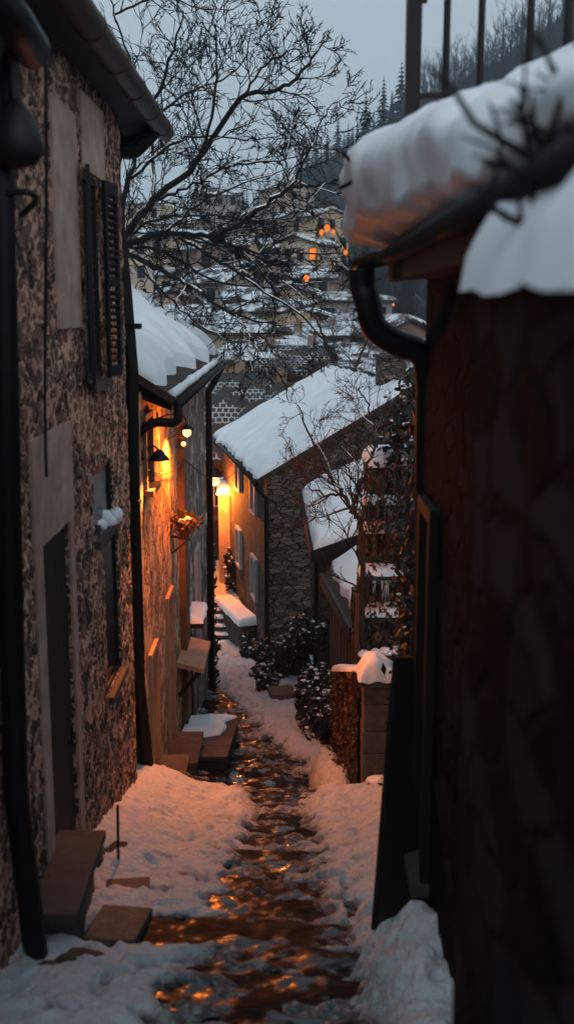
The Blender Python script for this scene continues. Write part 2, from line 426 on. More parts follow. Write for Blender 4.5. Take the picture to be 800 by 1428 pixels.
o = ms.build('snow_ground', M_gsnow, smooth=True); tag(o, kind='structure')
# wide terrain reaching past the ridge
tys = [-25, -10, 0, 5, 10, 15, 20, 25, 30, 34, 36, 39, 42, 47, 53, 60] + [60 + i * 6 for i in range(1, 60)] + [450, 520, 650, 900]
txs = [-700, -450, -300] + [-200 + i * 8 for i in range(0, 66)] + [420, 560, 800]
m = MB()
for y in tys:
    for x in txs:
        z = hill(x, y)
        if y <= 34 and abs(x) > 2.2: z += 0
        m.v.append((x, y, z))
nx = len(txs) - 1
for j in range(len(tys) - 1):
    for i in range(nx):
        a = j*(nx+1)+i; m.f.append((a, a+1, a+nx+2, a+nx+1))
o = m.build('hillside', M_hill, smooth=True); tag(o, kind='structure')
# lane beyond the alley's end, and side yard snow on the right
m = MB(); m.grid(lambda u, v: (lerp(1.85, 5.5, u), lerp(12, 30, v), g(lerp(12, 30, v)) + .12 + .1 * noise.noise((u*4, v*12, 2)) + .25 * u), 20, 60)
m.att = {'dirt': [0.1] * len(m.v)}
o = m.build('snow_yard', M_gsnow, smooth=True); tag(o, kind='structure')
m = MB(); m.grid(lambda u, v: (lerp(-6, .5, u), lerp(29.6, 40, v), g(lerp(29.6, 40, v)) - .25 + .06 * noise.noise((u*6, v*9, 2)) + (.0 if v < .25 else .30)), 30, 50)
m.att = {'dirt': [0.25] * len(m.v)}
o = m.build('snow_lane', M_gsnow, smooth=True); tag(o, kind='structure')

# ------------------------------------------------------------------ shared builders
def roof_snow(e0, e1, r1, r0, th, parent, name='snow_cover', nu=40, nv=14, lip=.06, wav=3., seed=0, mat=None, edge=.5, amp=.05):
    e0, e1, r1, r0 = V(e0), V(e1), V(r1), V(r0)
    L = (e1 - e0).length; D = (r0 - e0).length; m = MB(); top = []; bot = []
    for j in range(nv + 1):
        for i in range(nu + 1):
            u = i / nu; v = j / nv
            # denser near edges
            u2 = .5 - .5 * math.cos(math.pi * u); v2 = .5 - .5 * math.cos(math.pi * v)
            sh = lip * noise.noise((u2 * L * wav + seed, 3.1, seed)) * (1 - v2) / max(D, .1)
            p = e0.lerp(e1, u2).lerp(r0.lerp(r1, u2), v2 + sh)
            d = min(u2 * L, (1 - u2) * L, v2 * D + th * .3)
            k = min(1, d / (th * edge * 2 + 1e-6)); prof = math.sqrt(max(0, 1 - (1 - k) ** 2))
            if v < .02: prof = 0
            h = th * prof * (1 + .35 * noise.noise((p.x * .8, p.y * .8, seed))) + amp * prof * noise.noise((p.x * 2.6, p.y * 2.6, seed + 4))
            q = p.copy(); q.z += max(0, h) + .004; top.append(q); w = p.copy(); w.z += .003; bot.append(w)
    n0 = nu + 1; m.add(top, [(j*n0+i, j*n0+i+1, (j+1)*n0+i+1, (j+1)*n0+i) for j in range(nv) for i in range(nu)])
    return m.build(name, mat or M_snow, parent, smooth=True)
def slab(e0, e1, r1, r0, th):
    m = MB(); c = [V(q) for q in (e0, e1, r1, r0)]
    d = V((0, 0, th)); return m.hull8([q - d for q in c] + c)
def bez(pts, n=8):                    # Catmull-Rom through points
    pts = [V(p) for p in pts]; out = []
    for i in range(len(pts) - 1):
        p0 = pts[max(i-1, 0)]; p1 = pts[i]; p2 = pts[i+1]; p3 = pts[min(i+2, len(pts)-1)]
        for k in range(n):
            t = k / n
            out.append(.5 * ((2*p1) + (p2-p0)*t + (2*p0-5*p1+4*p2-p3)*t*t + (3*p1-p0-3*p2+p3)*t*t*t))
    out.append(pts[-1]); return out
def wall_grid(xw, y0, y1, z0, z1, st, holes, flip=False, push=.3):
    """alley-facing wall sheet at x = xw; holes (y0,y1,z0,z1,depth) are real recesses"""
    def ticks(a, b, cuts):
        t = [a + (b-a) * i / max(1, round((b-a)/st)) for i in range(max(1, round((b-a)/st)) + 1)]
        for c in cuts:
            if a < c < b:
                t = [q for q in t if abs(q - c) > st * .45] + [c - .004, c + .004]
        return sorted(t)
    Y = ticks(y0, y1, [c for h in holes for c in h[:2]]); Z = ticks(z0, z1, [c for h in holes for c in h[2:4]])
    m = MB(); sgn = -1 if not flip else 1
    for z in Z:
        for y in Y:
            dp = 0
            for h in holes:
                if h[0] < y < h[1] and h[2] < z < h[3]: dp = max(dp, h[4])
            m.v.append((xw + sgn * dp, y, z))
    n = len(Y)
    for j in range(len(Z)-1):
        for i in range(n-1):
            a = j*n+i; q = (a, a+1, a+n+1, a+n); m.f.append(q if not flip else q[::-1])
    return m
def leaves(m, fn, count, size, rng):
    for _ in range(count):
        c, nrm = fn(rng)
        a = V((rng.uniform(-1,1), rng.uniform(-1,1), rng.uniform(-1,1))).normalized()
        nn = (V(nrm) * .8 + V((rng.uniform(-1,1), rng.uniform(-1,1), rng.uniform(-1,1))) * .9).normalized()
        a = (a - nn * a.dot(nn)).normalized(); b = nn.cross(a); s = size * rng.uniform(.6, 1.4)
        c = V(c); m.add([c - a*s, c - b*s*.45 + nn*s*.08, c + a*s, c + b*s*.45 + nn*s*.08], [(0,1,2,3)])
def specks(m, fn, count, size, rng):
    for _ in range(int(count * 2.3)):
        c, nrm = fn(rng); c = V(c) + V((0,0,size*.3)); s = size * (.16 + .95 * rng.random() ** 3.2); 
        m.lump(c, (s*1.25, s*1.1, s*.6), rng.random()*50, .4, 6, 4)
def bush(name, label, cat, c, rr, nl, ls, ns, ss, seed, group=None, mat=None, stems=7):
    rng = random.Random(seed); c = V(c); base = c - V((0,0,rr[2]))
    t = thing(name, base, label, cat, group)
    sub = [(V((rng.uniform(-.65,.65), rng.uniform(-.65,.65), rng.uniform(-.55,.6))), rng.uniform(.32,.6)) for _ in range(14)]
    def fn(r, up=False):
        o, q = r.choice(sub); d = V((r.gauss(0,1), r.gauss(0,1), r.gauss(0,1))).normalized()
        if up: d.z = abs(d.z) + .3; d.normalize()
        d2 = o + d * q * r.uniform(.75, 1.08)
        return (c.x + d2.x*rr[0], c.y + d2.y*rr[1], c.z + d2.z*rr[2]), d
    m = MB()
    for k in range(stems):
        e, _ = fn(rng); m.tube([base + V((rng.uniform(-.2,.2)*rr[0], rng.uniform(-.2,.2)*rr[1], -.1)), (base + V(e)) / 2 + V((rng.uniform(-.1,.1), 0, 0)), e], [.025, .018, .006], 5)
    m.build('stem', M_bark, t)
    m = MB(); leaves(m, fn, nl, ls, rng); m.build('foliage', mat or M_leaf, t)
    if ns:
        m = MB(); specks(m, lambda r: fn(r, True), ns, ss, rng); tag(m.build('snow_clump', M_snow, t, smooth=True), kind='stuff')
    return t

class Twig:
    def __init__(s, rng, sides=4): s.m = MB(); s.snow = MB(); s.rng = rng; s.sides = sides; s.rmin = .004
    def grow(s, p, d, L, r, lvl, up=.15, kids=(5, 4, 3), spread=.8, seg=None, snow=0.0):
        rng = s.rng; n = max(3, int(L / (seg or .14))) if lvl < 3 else 3
        n = min(n, 9); pts = [V(p)]; d = V(d).normalized(); rs = [r]
        for i in range(n):
            d = (d + V((rng.gauss(0,.17), rng.gauss(0,.17), rng.gauss(0,.17) + up*.25))).normalized()
            pts.append(pts[-1] + d * (L / n)); rs.append(r * (1 - .75 * (i+1) / n))
        s.m.tube(pts, rs, s.sides if lvl < 2 else 3, cap=False)
        if snow and lvl < 2 and rng.random() < snow:
            s.snow_on(pts, rs)
        if lvl >= len(kids): return
        for k in range(kids[lvl]):
            t = rng.uniform(.2, 1.0); i = min(n - 1, int(t * n)); q = pts[i].lerp(pts[i+1], t*n - i)
            dd = (pts[i+1] - pts[i]).normalized(); side = V((rng.gauss(0,1), rng.gauss(0,1), rng.gauss(0,1)))
            side = (side - dd * side.dot(dd)).normalized()
            s.grow(q, dd + side * spread * rng.uniform(.6, 1.4), L * rng.uniform(.38, .68), max(r * .55, s.rmin), lvl + 1, up, kids, spread, seg)
    def snow_on(s, pts, rs):
        if len(pts) < 3: return
        P2 = [q + V((0,0,w * .75)) for q, w in zip(pts, rs)]
        s.snow.tube(P2, [w * .62 + .003 for w in rs], 4, cap=False)
def limb(tw, pts, r0, r1, nsub, L, kids, up=.2, spread=.9, snow=.5, rsub=.018):
    path = bez(pts, 6); n = len(path); rng = tw.rng
    path = [q + V((rng.gauss(0,.02), rng.gauss(0,.02), rng.gauss(0,.02))) if 0 < i < n-1 else q for i, q in enumerate(path)]
    rs = [lerp(r0, r1, i / (n-1)) for i in range(n)]
    tw.m.tube(path, rs, 6)
    if snow: 
        i = 0
        while i < n - 3:
            k = rng.randint(3, 7)
            if rng.random() < snow: tw.snow_on(path[i:i+k], rs[i:i+k])
            i += k
    for k in range(nsub):
        t = (k + rng.random()) / nsub * .95 + .05; i = min(n-2, int(t*(n-1))); dd = (path[i+1] - path[i]).normalized()
        side = V((rng.gauss(0,1), rng.gauss(0,.7), rng.gauss(.15,1))); side = (side - dd*side.dot(dd)).normalized()
        tw.grow(path[i], dd * .8 + side * spread * rng.uniform(.6,1.3), L * rng.uniform(.5,1.25) * (1.1 - .4*t), max(min(rs[i]*.6, rsub), .006), 0, up, kids, spread, None, snow*.7)

# ================================================================== B1: near stone house on the left
b1 = thing('stone_house', (-3.2, 8.5, g(8.5)), 'tall near rubble stone house with louvred shutters and a round gutter, left side', 'house')
Xw = -1.7
dz0, dz1 = -3.95, -1.64
holes = [(7.22, 8.12, -5.2, -1.62, .10), (9.22, 9.93, -.62, 1.12, .10), (9.26, 10.30, -2.0, -1.40, .10), (9.70, 10.5, -3.6, -2.15, .10)]
w = wall_grid(Xw, 3.6, 11.35, -6.6, 2.15, .034, holes)
w.build('wall', M_b1, b1, smooth=False)
w = MB(); w.box(-6.0, 3.6, -6.8, Xw - .38, 11.38, 2.3); w.box(Xw-.38, 11.3, -6.8, Xw - .02, 11.37, 2.1)
w.build('wall_core', M_dark, b1)
# gable of the core above the eave is closed by the roof
m = slab((-1.42,3.3,2.13), (-1.42,12.85,2.13), (-4.6,12.85,3.75), (-4.6,3.3,3.75), .09); rf = m.build('roof', M_tile, b1)
roof_snow((-1.46,3.3,2.14), (-1.46,12.85,2.14), (-4.6,12.85,3.75), (-4.6,3.3,3.75), .10, rf, nu=60, nv=10, lip=.14, wav=1.4)
for i in range(15):
    y = 3.7 + i * .64; m = MB()
    m.hull8([(-1.82,y-.05,1.84),(-1.46,y-.05,1.98),(-1.46,y+.05,1.98),(-1.82,y+.05,1.84),(-1.82,y-.05,2.0),(-1.46,y-.05,2.10),(-1.46,y+.05,2.10),(-1.82,y+.05,2.0)]); m.build('rafter', M_darkwood, rf)
m = MB(); m.add([(-1.40,3.3,1.99),(-1.40,12.84,1.99),(-1.78,12.84,1.86),(-1.78,3.3,1.86)], [(0,1,2,3)]); m.hull8([(-1.47,3.3,1.96),(-1.43,3.3,1.96),(-1.43,12.86,1.96),(-1.47,12.86,1.96),(-1.47,3.3,2.11),(-1.43,3.3,2.11),(-1.43,12.86,2.11),(-1.47,12.86,2.11)])
m.hull8([(-1.9,12.47,1.70),(-1.42,12.47,1.94),(-1.42,12.86,1.94),(-1.9,12.86,1.70),(-1.9,12.47,2.06),(-1.42,12.47,2.1),(-1.42,12.86,2.1),(-1.9,12.86,2.06)])
m.build('soffit', M_darkwood, rf)
# round gutter with joint rings
m = MB(); m.tube([(-1.40,3.2,1.99),(-1.40,12.95,1.99)], .105, 14)
for y in (8.2, 9.3, 10.4, 11.5, 12.5): m.tube([(-1.40,y,1.99),(-1.40,y+.05,1.99)], .113, 14)
gt = m.build('gutter', M_gutter, b1, smooth=True)
# far corner downpipe: slants from eave to wall then drops
m = MB(); path = bez([(-1.46,12.40,1.92), (-1.66,12.30,1.70), P(158,230,12.2), P(173,400,12.16), P(183,520,12.15)], 6) + [P(185,700,12.15), P(187,900,12.15), V((-1.615,12.15,-6.3))]
m.tube(path, .085, 12)
for py in (455, 700, 980):
    q = P(184, py, 12.15); m.box(q.x-.10, q.y-.09, q.z-.03, q.x+.10, q.y+.09, q.z+.03)
m.build('downpipe', M_metal, b1, smooth=False)
# near downpipe
m = MB(); m.tube([P(-6,-40,5.95), P(3,300,5.95), P(12,700,5.95), P(22,1100,5.98), V((-1.53,6.0,-4.1))], .075, 12); m.tube([V((-1.53,6.0,-4.05)), V((-1.44,6.02,-4.28))], .07, 12)
m.build('downpipe', M_metal, b1, smooth=True)
# plaster patches
m = MB(); m.box(Xw-.02, 8.02, -.15, Xw+.035, 8.92, 1.5); m.build('plaster_surround', M_plaster, b1)
m = MB(); m.box(Xw-.02, 9.2, 1.14, Xw+.03, 10.3, 1.75); m.build('plaster_surround', M_plaster, b1)
m = MB(); m.box(Xw-.02, 6.98, -1.60, Xw+.035, 8.3, -.85); m.box(Xw-.02, 6.98, -5, Xw+.03, 7.20, -1.6); m.box(Xw-.02, 8.14, -5, Xw+.03, 8.30, -1.6); dfr = m.build('door_surround', M_plaster, b1)
# door
m = MB()
for i in range(5): m.box(Xw-.04, 7.23+i*.178, -4.75, Xw-.012, 7.23+i*.178+.172, -1.63)
d = m.build('door', M_darkwood, b1); m = MB(); m.tube([(Xw-.03,7.95,-3.35),(Xw+.02,7.95,-3.35),(Xw+.02,7.95,-3.2),(Xw-.03,7.95,-3.2)], .012, 6); m.build('handle', M_iron, d)
# upper window
m = MB(); y0, y1, z0, z1 = 9.22, 9.93, -.62, 1.12
for a in ((y0,y0+.06,z0,z1),(y1-.06,y1,z0,z1),(y0+.06,y1-.06,z0,z0+.06),(y0+.06,y1-.06,z1-.06,z1),((y0+y1)/2-.03,(y0+y1)/2+.03,z0+.06,z1-.06)): m.box(Xw-.04,a[0],a[2],Xw+.005,a[1],a[3])
wn = m.build('window', M_darkwood, b1)
m = MB(); m.box(Xw-.03,y0+.06,z0+.06,Xw-.022,y1-.06,z1-.06); m.build('pane', M_glass, wn)
m = MB(); m.box(Xw-.15,y0-.06,z0-.09,Xw+.09,y1+.06,z0-.01); m.build('sill', M_block, wn)
for hy, sg in ((9.20, -1), (9.95, 1)):
    m = MB(); ang = .16; L = .36
    def q(s, z, o=0.): return V((Xw + .05 + s*L*math.sin(ang) + o*math.cos(ang), hy + sg*(s*L*math.cos(ang)) - sg*o*math.sin(ang), z))
    def pl(s0, s1, za, zb, t=.035):
        m.hull8([q(s0,za,0), q(s1,za,0), q(s1,za,t), q(s0,za,t), q(s0,zb,0), q(s1,zb,0), q(s1,zb,t), q(s0,zb,t)])
    pl(0,.14,-.62,1.12); pl(.86,1,-.62,1.12); pl(.14,.86,-.62,-.52); pl(.14,.86,1.02,1.12); pl(.14,.86,.2,.28)
    z = -.5
    while z < 1.0:
        if not .14 < z < .29: m.hull8([q(.14,z,-.005), q(.86,z,-.005), q(.86,z+.025,.04), q(.14,z+.025,.04), q(.14,z+.012,-.005), q(.86,z+.012,-.005), q(.86,z+.037,.04), q(.14,z+.037,.04)])
        z += .062
    m.build('shutter', M_iron, b1)
    m = MB(); m.tube([q(.0,-.3,.0), q(0,-.3,-.08)], .012, 6); m.tube([q(.0,.8,.0), q(0,.8,-.08)], .012, 6)
# lower windows (dark niches)
for (a, b, c, dd_) in ((9.26, 10.30, -2.0, -1.40), (9.70, 10.5, -3.6, -2.15)):
    m = MB(); t = .05
    for e in ((a,a+t,c,dd_),(b-t,b,c,dd_),(a+t,b-t,c,c+t),(a+t,b-t,dd_-t,dd_)): m.box(Xw-.05,e[0],e[2],Xw-.005,e[1],e[3])
    wn = m.build('window', M_darkwood, b1); m = MB(); m.box(Xw-.035,a+t,c+t,Xw-.028,b-t,dd_-t); m.build('pane', M_glass, wn)
    m = MB(); m.box(Xw-.16,a-.05,c-.08,Xw+.07,b+.05,c-.01); m.build('sill', M_block, wn)
m = MB(); q = P(146, 790, 9.75); 
for k in range(7): m.lump((Xw-.02+R.uniform(-.04,.08), 9.9+R.uniform(-.2,.25), -2.0+R.uniform(0,.07)), R.uniform(.05,.10), k, .3)
o = m.build('sill_snow', M_snow, smooth=True); tag(o, 'small lump of snow on the sill of the niche window in the left rubble wall', 'snow lump')
# thin cable down the wall
m = MB(); m.tube(bez([P(50,10,6.9), P(62,60,7.1), P(65,200,7.15), P(64,420,7.2), P(63,560,7.2), P(65,665,7.2)], 5), .011, 6)
o = m.build('wall_cable', M_iron); tag(o, 'thin black cable hanging straight down the left rubble wall beside the pale plaster strip', 'cable')
# unlit round wall lantern and bracket, top left
l = thing('wall_lantern', P(28,200,5.9), 'unlit black bell-shaped wall lantern high on the left wall by the top edge', 'lantern')
c = P(22,185,5.85); m = MB(); m.lathe(c, [(.02,.16),(.05,.15),(.10,.08),(.135,-.02),(.14,-.10),(.10,-.16),(.02,-.18)], 18); m.build('shade', M_iron, l, smooth=True)
m = MB(); m.tube(bez([c + V((0,0,.15)), c + V((0,0,.34)), c + V((.02,.05,.44)), c + V((-.16,.2,.42))], 6), .03, 8); m.build('bracket', M_iron, l, smooth=True); m = MB(); m.tube(bez([P(8,270,5.9), P(40,268,5.9), P(50,280,6.0), P(30,300,6.2)], 5), .018, 8); m.build('hook', M_iron, l, smooth=True)
# eave junction pipe upper left corner
m = MB(); m.tube([P(-20,-20,5.2), P(20,30,5.6), P(45,70,6.0)], .10, 12); o = m.build('drain_elbow', M_metal, b1, smooth=True)

# things along its foot
t = thing('stone_block', (-1.5, 7.1, g(7.1)), 'squared dark stone block like a bench at the foot of the left wall, lower left', 'stone block')
m = MB(); m.hull8([(-1.78,6.35,g(6.5)-.3),(-1.36,6.4,g(6.5)-.3),(-1.44,7.45,g(7.4)-.3),(-1.78,7.45,g(7.4)-.3),(-1.78,6.35,g(7)+.44),(-1.37,6.4,g(7)+.43),(-1.45,7.45,g(7)+.42),(-1.78,7.45,g(7)+.43)]); bev(m.build('block', M_block, t), .03)
m = MB(); m.box(-1.80,6.32,g(7)+.442,-1.355,7.48,g(7)+.52); bev(m.build('top_slab', M_block, t), .015)
for i, (px, py, Y, lx, ly, lab) in enumerate(((128,1240,7.55,.34,.5,'short brown plank step beside the dark stone block, the upper one'), (122,1300,6.75,.36,.5,'short brown plank step beside the dark stone block, the lower one'))):
    c = V((-1.22 if i == 0 else -1.16, Y, g(Y) + .10)); m = MB(); m.obox(c, (lx, ly, .07), Matrix.Rotation(.12 * (1 - 2*i), 3, 'Z') @ Matrix.Rotation(-.1, 3, 'X')); m.box(c.x-.12,c.y-.2,c.z-.25,c.x+.12,c.y+.2,c.z-.03)
    o = bev(m.build('plank_step', M_plank), .012); tag(o, lab, 'step', 'plank steps at the left wall')
m = MB(); m.lump((-1.28,5.98,g(6)+.05), (.17,.15,.13), 3, .5, 16, 10); o = m.build('rock', M_rock, smooth=True); tag(o, 'dark rounded rock in the snow at the lower left corner below the stone block', 'rock')
m = MB(); m.lump((-1.42,5.75,g(5.8)+.06), (.14,.13,.12), 8, .5, 16, 10); o = m.build('rock', M_rock, smooth=True); tag(o, 'smaller dark rock right at the foot of the near downpipe, lower left', 'rock')
m = MB(); m.tube([(-1.40,8.3,g(8.3)+.7),(-1.38,8.1,g(8.1)-.1)], .012, 6); o = m.build('iron_stake', M_iron); tag(o, 'thin black iron stake standing in snow against the left wall', 'stake')
m = MB(); m.lump((-1.58,8.35,g(8.35)+.12), (.2,.3,.22), 5, .5, 14, 9); o = m.build('rock', M_rock, smooth=True); tag(o, 'dark rough rock at the wall foot behind the dark stone block', 'rock')

# ================================================================== B2: lamplit house
b2 = thing('stone_house', (-3.4, 17, g(17)), 'snow-roofed house with lamplit orange plaster wall, beyond the near house on the left', 'house')
XB = -1.7
holes = [(12.62,13.3,-2.15,-1.25,.22), (12.62,13.32,-7.6,-4.2,.3), (14.5,15.25,-7.9,-4.0,.3), (17.2,18.1,-8.2,-5.6,.35), (19.3,20.0,-6.4,-4.4,.25)]
w = wall_grid(XB, 12.3, 16.55, -8.6, -.95, .1, holes); w.build('plaster_wall', M_plaster2, b2)
w = wall_grid(XB, 16.55, 22.2, -9.6, -.95, .1, holes); w.build('wall', M_b2, b2)
w = MB(); w.box(-6.2,12.5,-9.8,XB-.36,22.19,-.9); w.box(XB-.36,22.1,-9.8,XB-.005,22.2,-.95); w.prism([(-1.7,22.15,-.95),(-5.5,22.15,-.95),(-3.6,22.15,.35)], (0,.04,0)); w.prism([(-1.72,12.6,-.95),(-5.5,12.6,-.95),(-3.6,12.6,.35)], (0,-.06,0)); w.build('wall_core', M_dark, b2)
e0, e1, r1, r0 = (-1.30,12.52,-1.02), (-1.30,22.5,-1.02), (-3.55,22.5,.42), (-3.55,12.52,.42)
rf = slab(e0, e1, r1, r0, .10).build('roof', M_tile, b2)
slab((-5.8,12.52,-1.02),(-3.55,12.52,.42),(-3.55,22.5,.42),(-5.8,22.5,-1.02),.1).build('roof', M_tile, b2)
roof_snow((-1.52,12.5,-.875), (-1.52,22.5,-.875), (-3.55,22.5,.43), (-3.55,12.5,.43), .30, rf, nu=150, nv=30, lip=.24, wav=.8, seed=3, edge=.75, amp=.06)
# ragged line of snow left along the eave edge
m = MB(); y = 12.6
pts = []; rs = []
while y < 22.4:
    pts.append((-1.34 + .02*noise.noise((y*2,0,0)), y, -.985 + .01*noise.noise((y*3,1,0)))); rs.append(max(.02, .055 + .04*noise.noise((y*1.8,5,0)))); y += .12
m.tube(pts, rs, 8); m.build('eave_snow', M_snow, rf, smooth=True)
m = MB(); m.tube([(-1.27,12.5,-1.10),(-1.27,22.5,-1.10)], .06, 10); gt = m.build('gutter', M_metal, b2, smooth=True)
for i in range(16): y = 12.75 + i*.63; m = MB(); m.hull8([(-1.72,y-.05,-1.05),(-1.36,y-.05,-1.19),(-1.36,y+.05,-1.19),(-1.72,y+.05,-1.05),(-1.72,y-.05,-.9),(-1.36,y-.05,-1.12),(-1.36,y+.05,-1.12),(-1.72,y+.05,-.9)]); m.build('rafter', M_darkwood, rf)
# near gutter elbow running back to wall corner
m = MB(); m.tube(bez([(-1.27,12.52,-1.12),(-1.29,12.5,-1.3),P(215,590,12.5),P(190,610,12.5),(-1.72,12.53,-1.75)], 6), .055, 10); m.build('downpipe', M_metal, b2, smooth=True)
m = MB(); m.tube(bez([(-1.30,22.4,-1.1),(-1.45,22.3,-1.4),(-1.62,22.25,-1.7)], 5) + [V((-1.62,22.25,-8.3))], .07, 10); m.build('downpipe', M_metal, b2, smooth=True)
# brown pilaster board
m = MB(); m.box(XB-.02,16.55,-8.6,XB+.10,17.15,-1.0); m.build('pilaster', M_brownpaint, b2)
# openings
def opening(y0, y1, z0, z1, kind, fm, x=XB, t=.07, dep=.16, par=None, sill=True):
    m = MB()
    for e in ((y0-t,y0,z0,z1+t),(y1,y1+t,z0,z1+t),(y0,y1,z1,z1+t)): m.box(x-dep*.2,e[0],e[2],x+.05,e[1],e[3])
    fr = m.build('door_frame' if kind == 'door' else 'window', fm, par)
    if kind == 'door':
        m = MB(); k = 4
        for i in range(k): m.box(x-.2, y0+(y1-y0)*i/k+.004, z0, x-.16, y0+(y1-y0)*(i+1)/k-.004, z1)
        m.box(x-.16,y0+.05,z0+.35,x-.145,y1-.05,z0+.47); m.box(x-.16,y0+.05,z1-.4,x-.145,y1-.05,z1-.28)
        d = m.build('door', M_wood, par); m = MB(); m.lathe((x-.13,y1-.1,z0+1.0), [(.02,-.04),(.035,0),(.02,.04)], 10); m.build('handle', M_iron, d)
    else:
        m = MB(); m.box(x-.14,y0,z0,x-.13,y1,z1); m.build('pane', M_glass, fr)
        m = MB(); ym = (y0+y1)/2; zm = (z0+z1)/2; m.box(x-.128,ym-.025,z0,x-.10,ym+.025,z1); m.box(x-.128,y0,zm-.02,x-.105,y1,zm+.02); m.build('glazing_bar', fm, fr)
        if sill: m = MB(); m.box(x-.1,y0-.1,z0-.08,x+.12,y1+.1,z0-.005); m.build('sill', M_block, fr)
opening(12.66,13.26,-2.12,-1.3,'window',M_wood,par=b2)
opening(12.70,13.26,-6.4,-4.25,'door',M_dframe,par=b2)
opening(14.58,15.18,-6.9,-4.05,'door',M_dframe,par=b2)
opening(17.3,18.0,-7.6,-5.65,'door',M_darkwood,par=b2)
opening(19.35,19.95,-6.35,-4.45,'window',M_white,par=b2)
# door canopy
m = MB(); m.hull8([(XB,15.9,-5.46),(-1.28,15.9,-5.56),(-1.28,17.3,-5.56),(XB,17.3,-5.46),(XB,15.9,-5.38),(-1.28,15.9,-5.48),(-1.28,17.3,-5.48),(XB,17.3,-5.38)]); cp = m.build('door_canopy', M_dframe, b2)
m = MB(); m.bar((XB+.02,16.0,-5.95),(-1.36,16.0,-5.56),.05,.06); m.build('bracket', M_darkwood, cp); m = MB(); m.bar((XB+.02,17.2,-5.95),(-1.36,17.2,-5.56),.05,.06); m.build('bracket', M_darkwood, cp)
m = MB(); m.box(XB,17.6,-5.35,-1.42,18.7,-5.27); cp = m.build('door_canopy', M_darkwood, b2); roof_snow((-1.42,17.6,-5.27),(-1.42,18.7,-5.27),(XB,18.7,-5.27),(XB,17.6,-5.27),.10,cp,nu=12,nv=6)
# stone door steps
for (y0,y1,x1,h,lab) in ((12.55,13.4,-1.32,.34,'stone doorstep below the nearer lit doorway of the lamplit house'),(14.3,15.4,-1.30,.45,'stone doorstep below the farther lit doorway of the lamplit house')):
    t = thing('door_step', (-1.5,(y0+y1)/2,g(y0)), lab, 'step', 'doorsteps of the lamplit house')
    m = MB(); m.box(XB-.05,y0,g(y1)-.3,x1,y1,g(y0)+h-.2); bev(m.build('riser', M_block, t), .03); m = MB(); m.box(XB-.05,y0-.03,g(y0)+h-.2,x1+.04,y1+.03,g(y0)+h-.13); bev(m.build('tread', M_block, t), .02)
# wall lamp (lit) on bracket
LP = V((-1.31, 14.05, -1.60))
l = thing('wall_lamp', (-1.7, 14.05, -1.62), 'lit wall lamp with a small dark shade over its glowing bulb, above the smaller bulb', 'lamp')
m = MB(); m.tube(bez([(-1.70,14.05,-1.42),(-1.5,14.05,-1.36),(-1.34,14.05,-1.40),(-1.31,14.05,-1.50)], 6), .014, 6); m.build('bracket', M_iron, l); m = MB(); m.box(-1.72,14.0,-1.5,-1.685,14.1,-1.34); m.build('wall_plate', M_iron, l)
m = MB(); m.lathe(LP, [(.02,.11),(.05,.09),(.10,.05),(.105,.045)], 14); m.build('shade', M_iron, l, smooth=True)
m = MB(); m.lump(LP - V((0,0,.0)), .055, 0, 0, 12, 8); m.build('bulb', E_bulb, l, smooth=True)
LP2 = P(256,619,15.1)
l = thing('wall_lamp', (-1.7, 15.1, LP2.z), 'smaller lit bulb on a thin arm just below the other wall lamp, over orange plaster', 'lamp')
m = MB(); m.tube(bez([(-1.70,15.1,LP2.z+.05),(-1.55,15.1,LP2.z+.12),(LP2.x,15.1,LP2.z+.07)], 6), .011, 6); m.build('bracket', M_iron, l)
m = MB(); m.lump(LP2, .032, 0, 0, 12, 8); m.build('bulb', E_bulb, l, smooth=True)
CL = V((-1.52, 12.72, -1.78))
l = thing('wall_lantern', (-1.7,12.72,CL.z), 'dark dish-shaped wall lamp under the small window at the near end of the lamplit house', 'lantern')
m = MB(); m.lathe(CL, [(.02,.13),(.05,.11),(.12,.02),(.125,.0),(.115,.0),(.04,.09)], 16); m.build('shade', M_iron, l, smooth=True)
m = MB(); m.lump(CL+V((0,0,.03)), (.035,.035,.04), 0, 0, 12, 8); m.build('bulb', E_bulb, l, smooth=True)
m = MB(); m.tube(bez([(-1.70,12.72,CL.z+.05),(-1.6,12.72,CL.z+.17),CL+V((0,0,.12))],5), .012, 6); m.build('bracket', M_iron, l)
# hanging wall planter
c = V((-1.5, 15.45, -3.2))
l = thing('wall_planter', (-1.7,15.45,-3.3), 'terracotta planter with a dry clump of snow on the lamplit wall bracket', 'planter')
m = MB(); m.lathe(c, [(.06,-.12),(.10,.04),(.115,.05),(.10,.06)], 14); m.build('pot', M_pot, l, smooth=True)
m = MB(); m.bar((-1.72,15.45,-3.28),(-1.42,15.45,-3.34),.03,.03); m.build('bracket', M_iron, l); m = MB(); m.bar((-1.70,15.45,-3.55),(-1.48,15.45,-3.37),.02,.02); m.build('bracket', M_iron, l)
m = MB(); rr = random.Random(4); leaves(m, lambda r: (c + V((r.gauss(0,.10), r.gauss(0,.10), .12 + r.gauss(0,.07))), (r.gauss(0,1), r.gauss(0,1), 1)), 260, .06, rr); m.build('foliage', M_leafb, l)
m = MB()
for k in range(4): m.lump(c + V((rr.uniform(-.05,.08), rr.uniform(-.06,.06), .13 + rr.uniform(0,.06))), (.05,.06,.035), k, .5)
m.build('snow_clump', M_snow, l, smooth=True)
# telephone wires
m = MB()
for a, b, sag in ((P(196,632,12.6), P(300,645,33), .5), (P(205,655,13), P(258,640,16.5), .12), (P(258,640,16.5), P(330,655,27), .3)):
    m.tube([a.lerp(b, i/10) - V((0,0,sag*4*(i/10)*(1-i/10))) for i in range(11)], .009, 5)
o = m.build('overhead_wire', M_iron); tag(o, 'thin dark wires strung from the lamplit wall across the alley', 'wire')
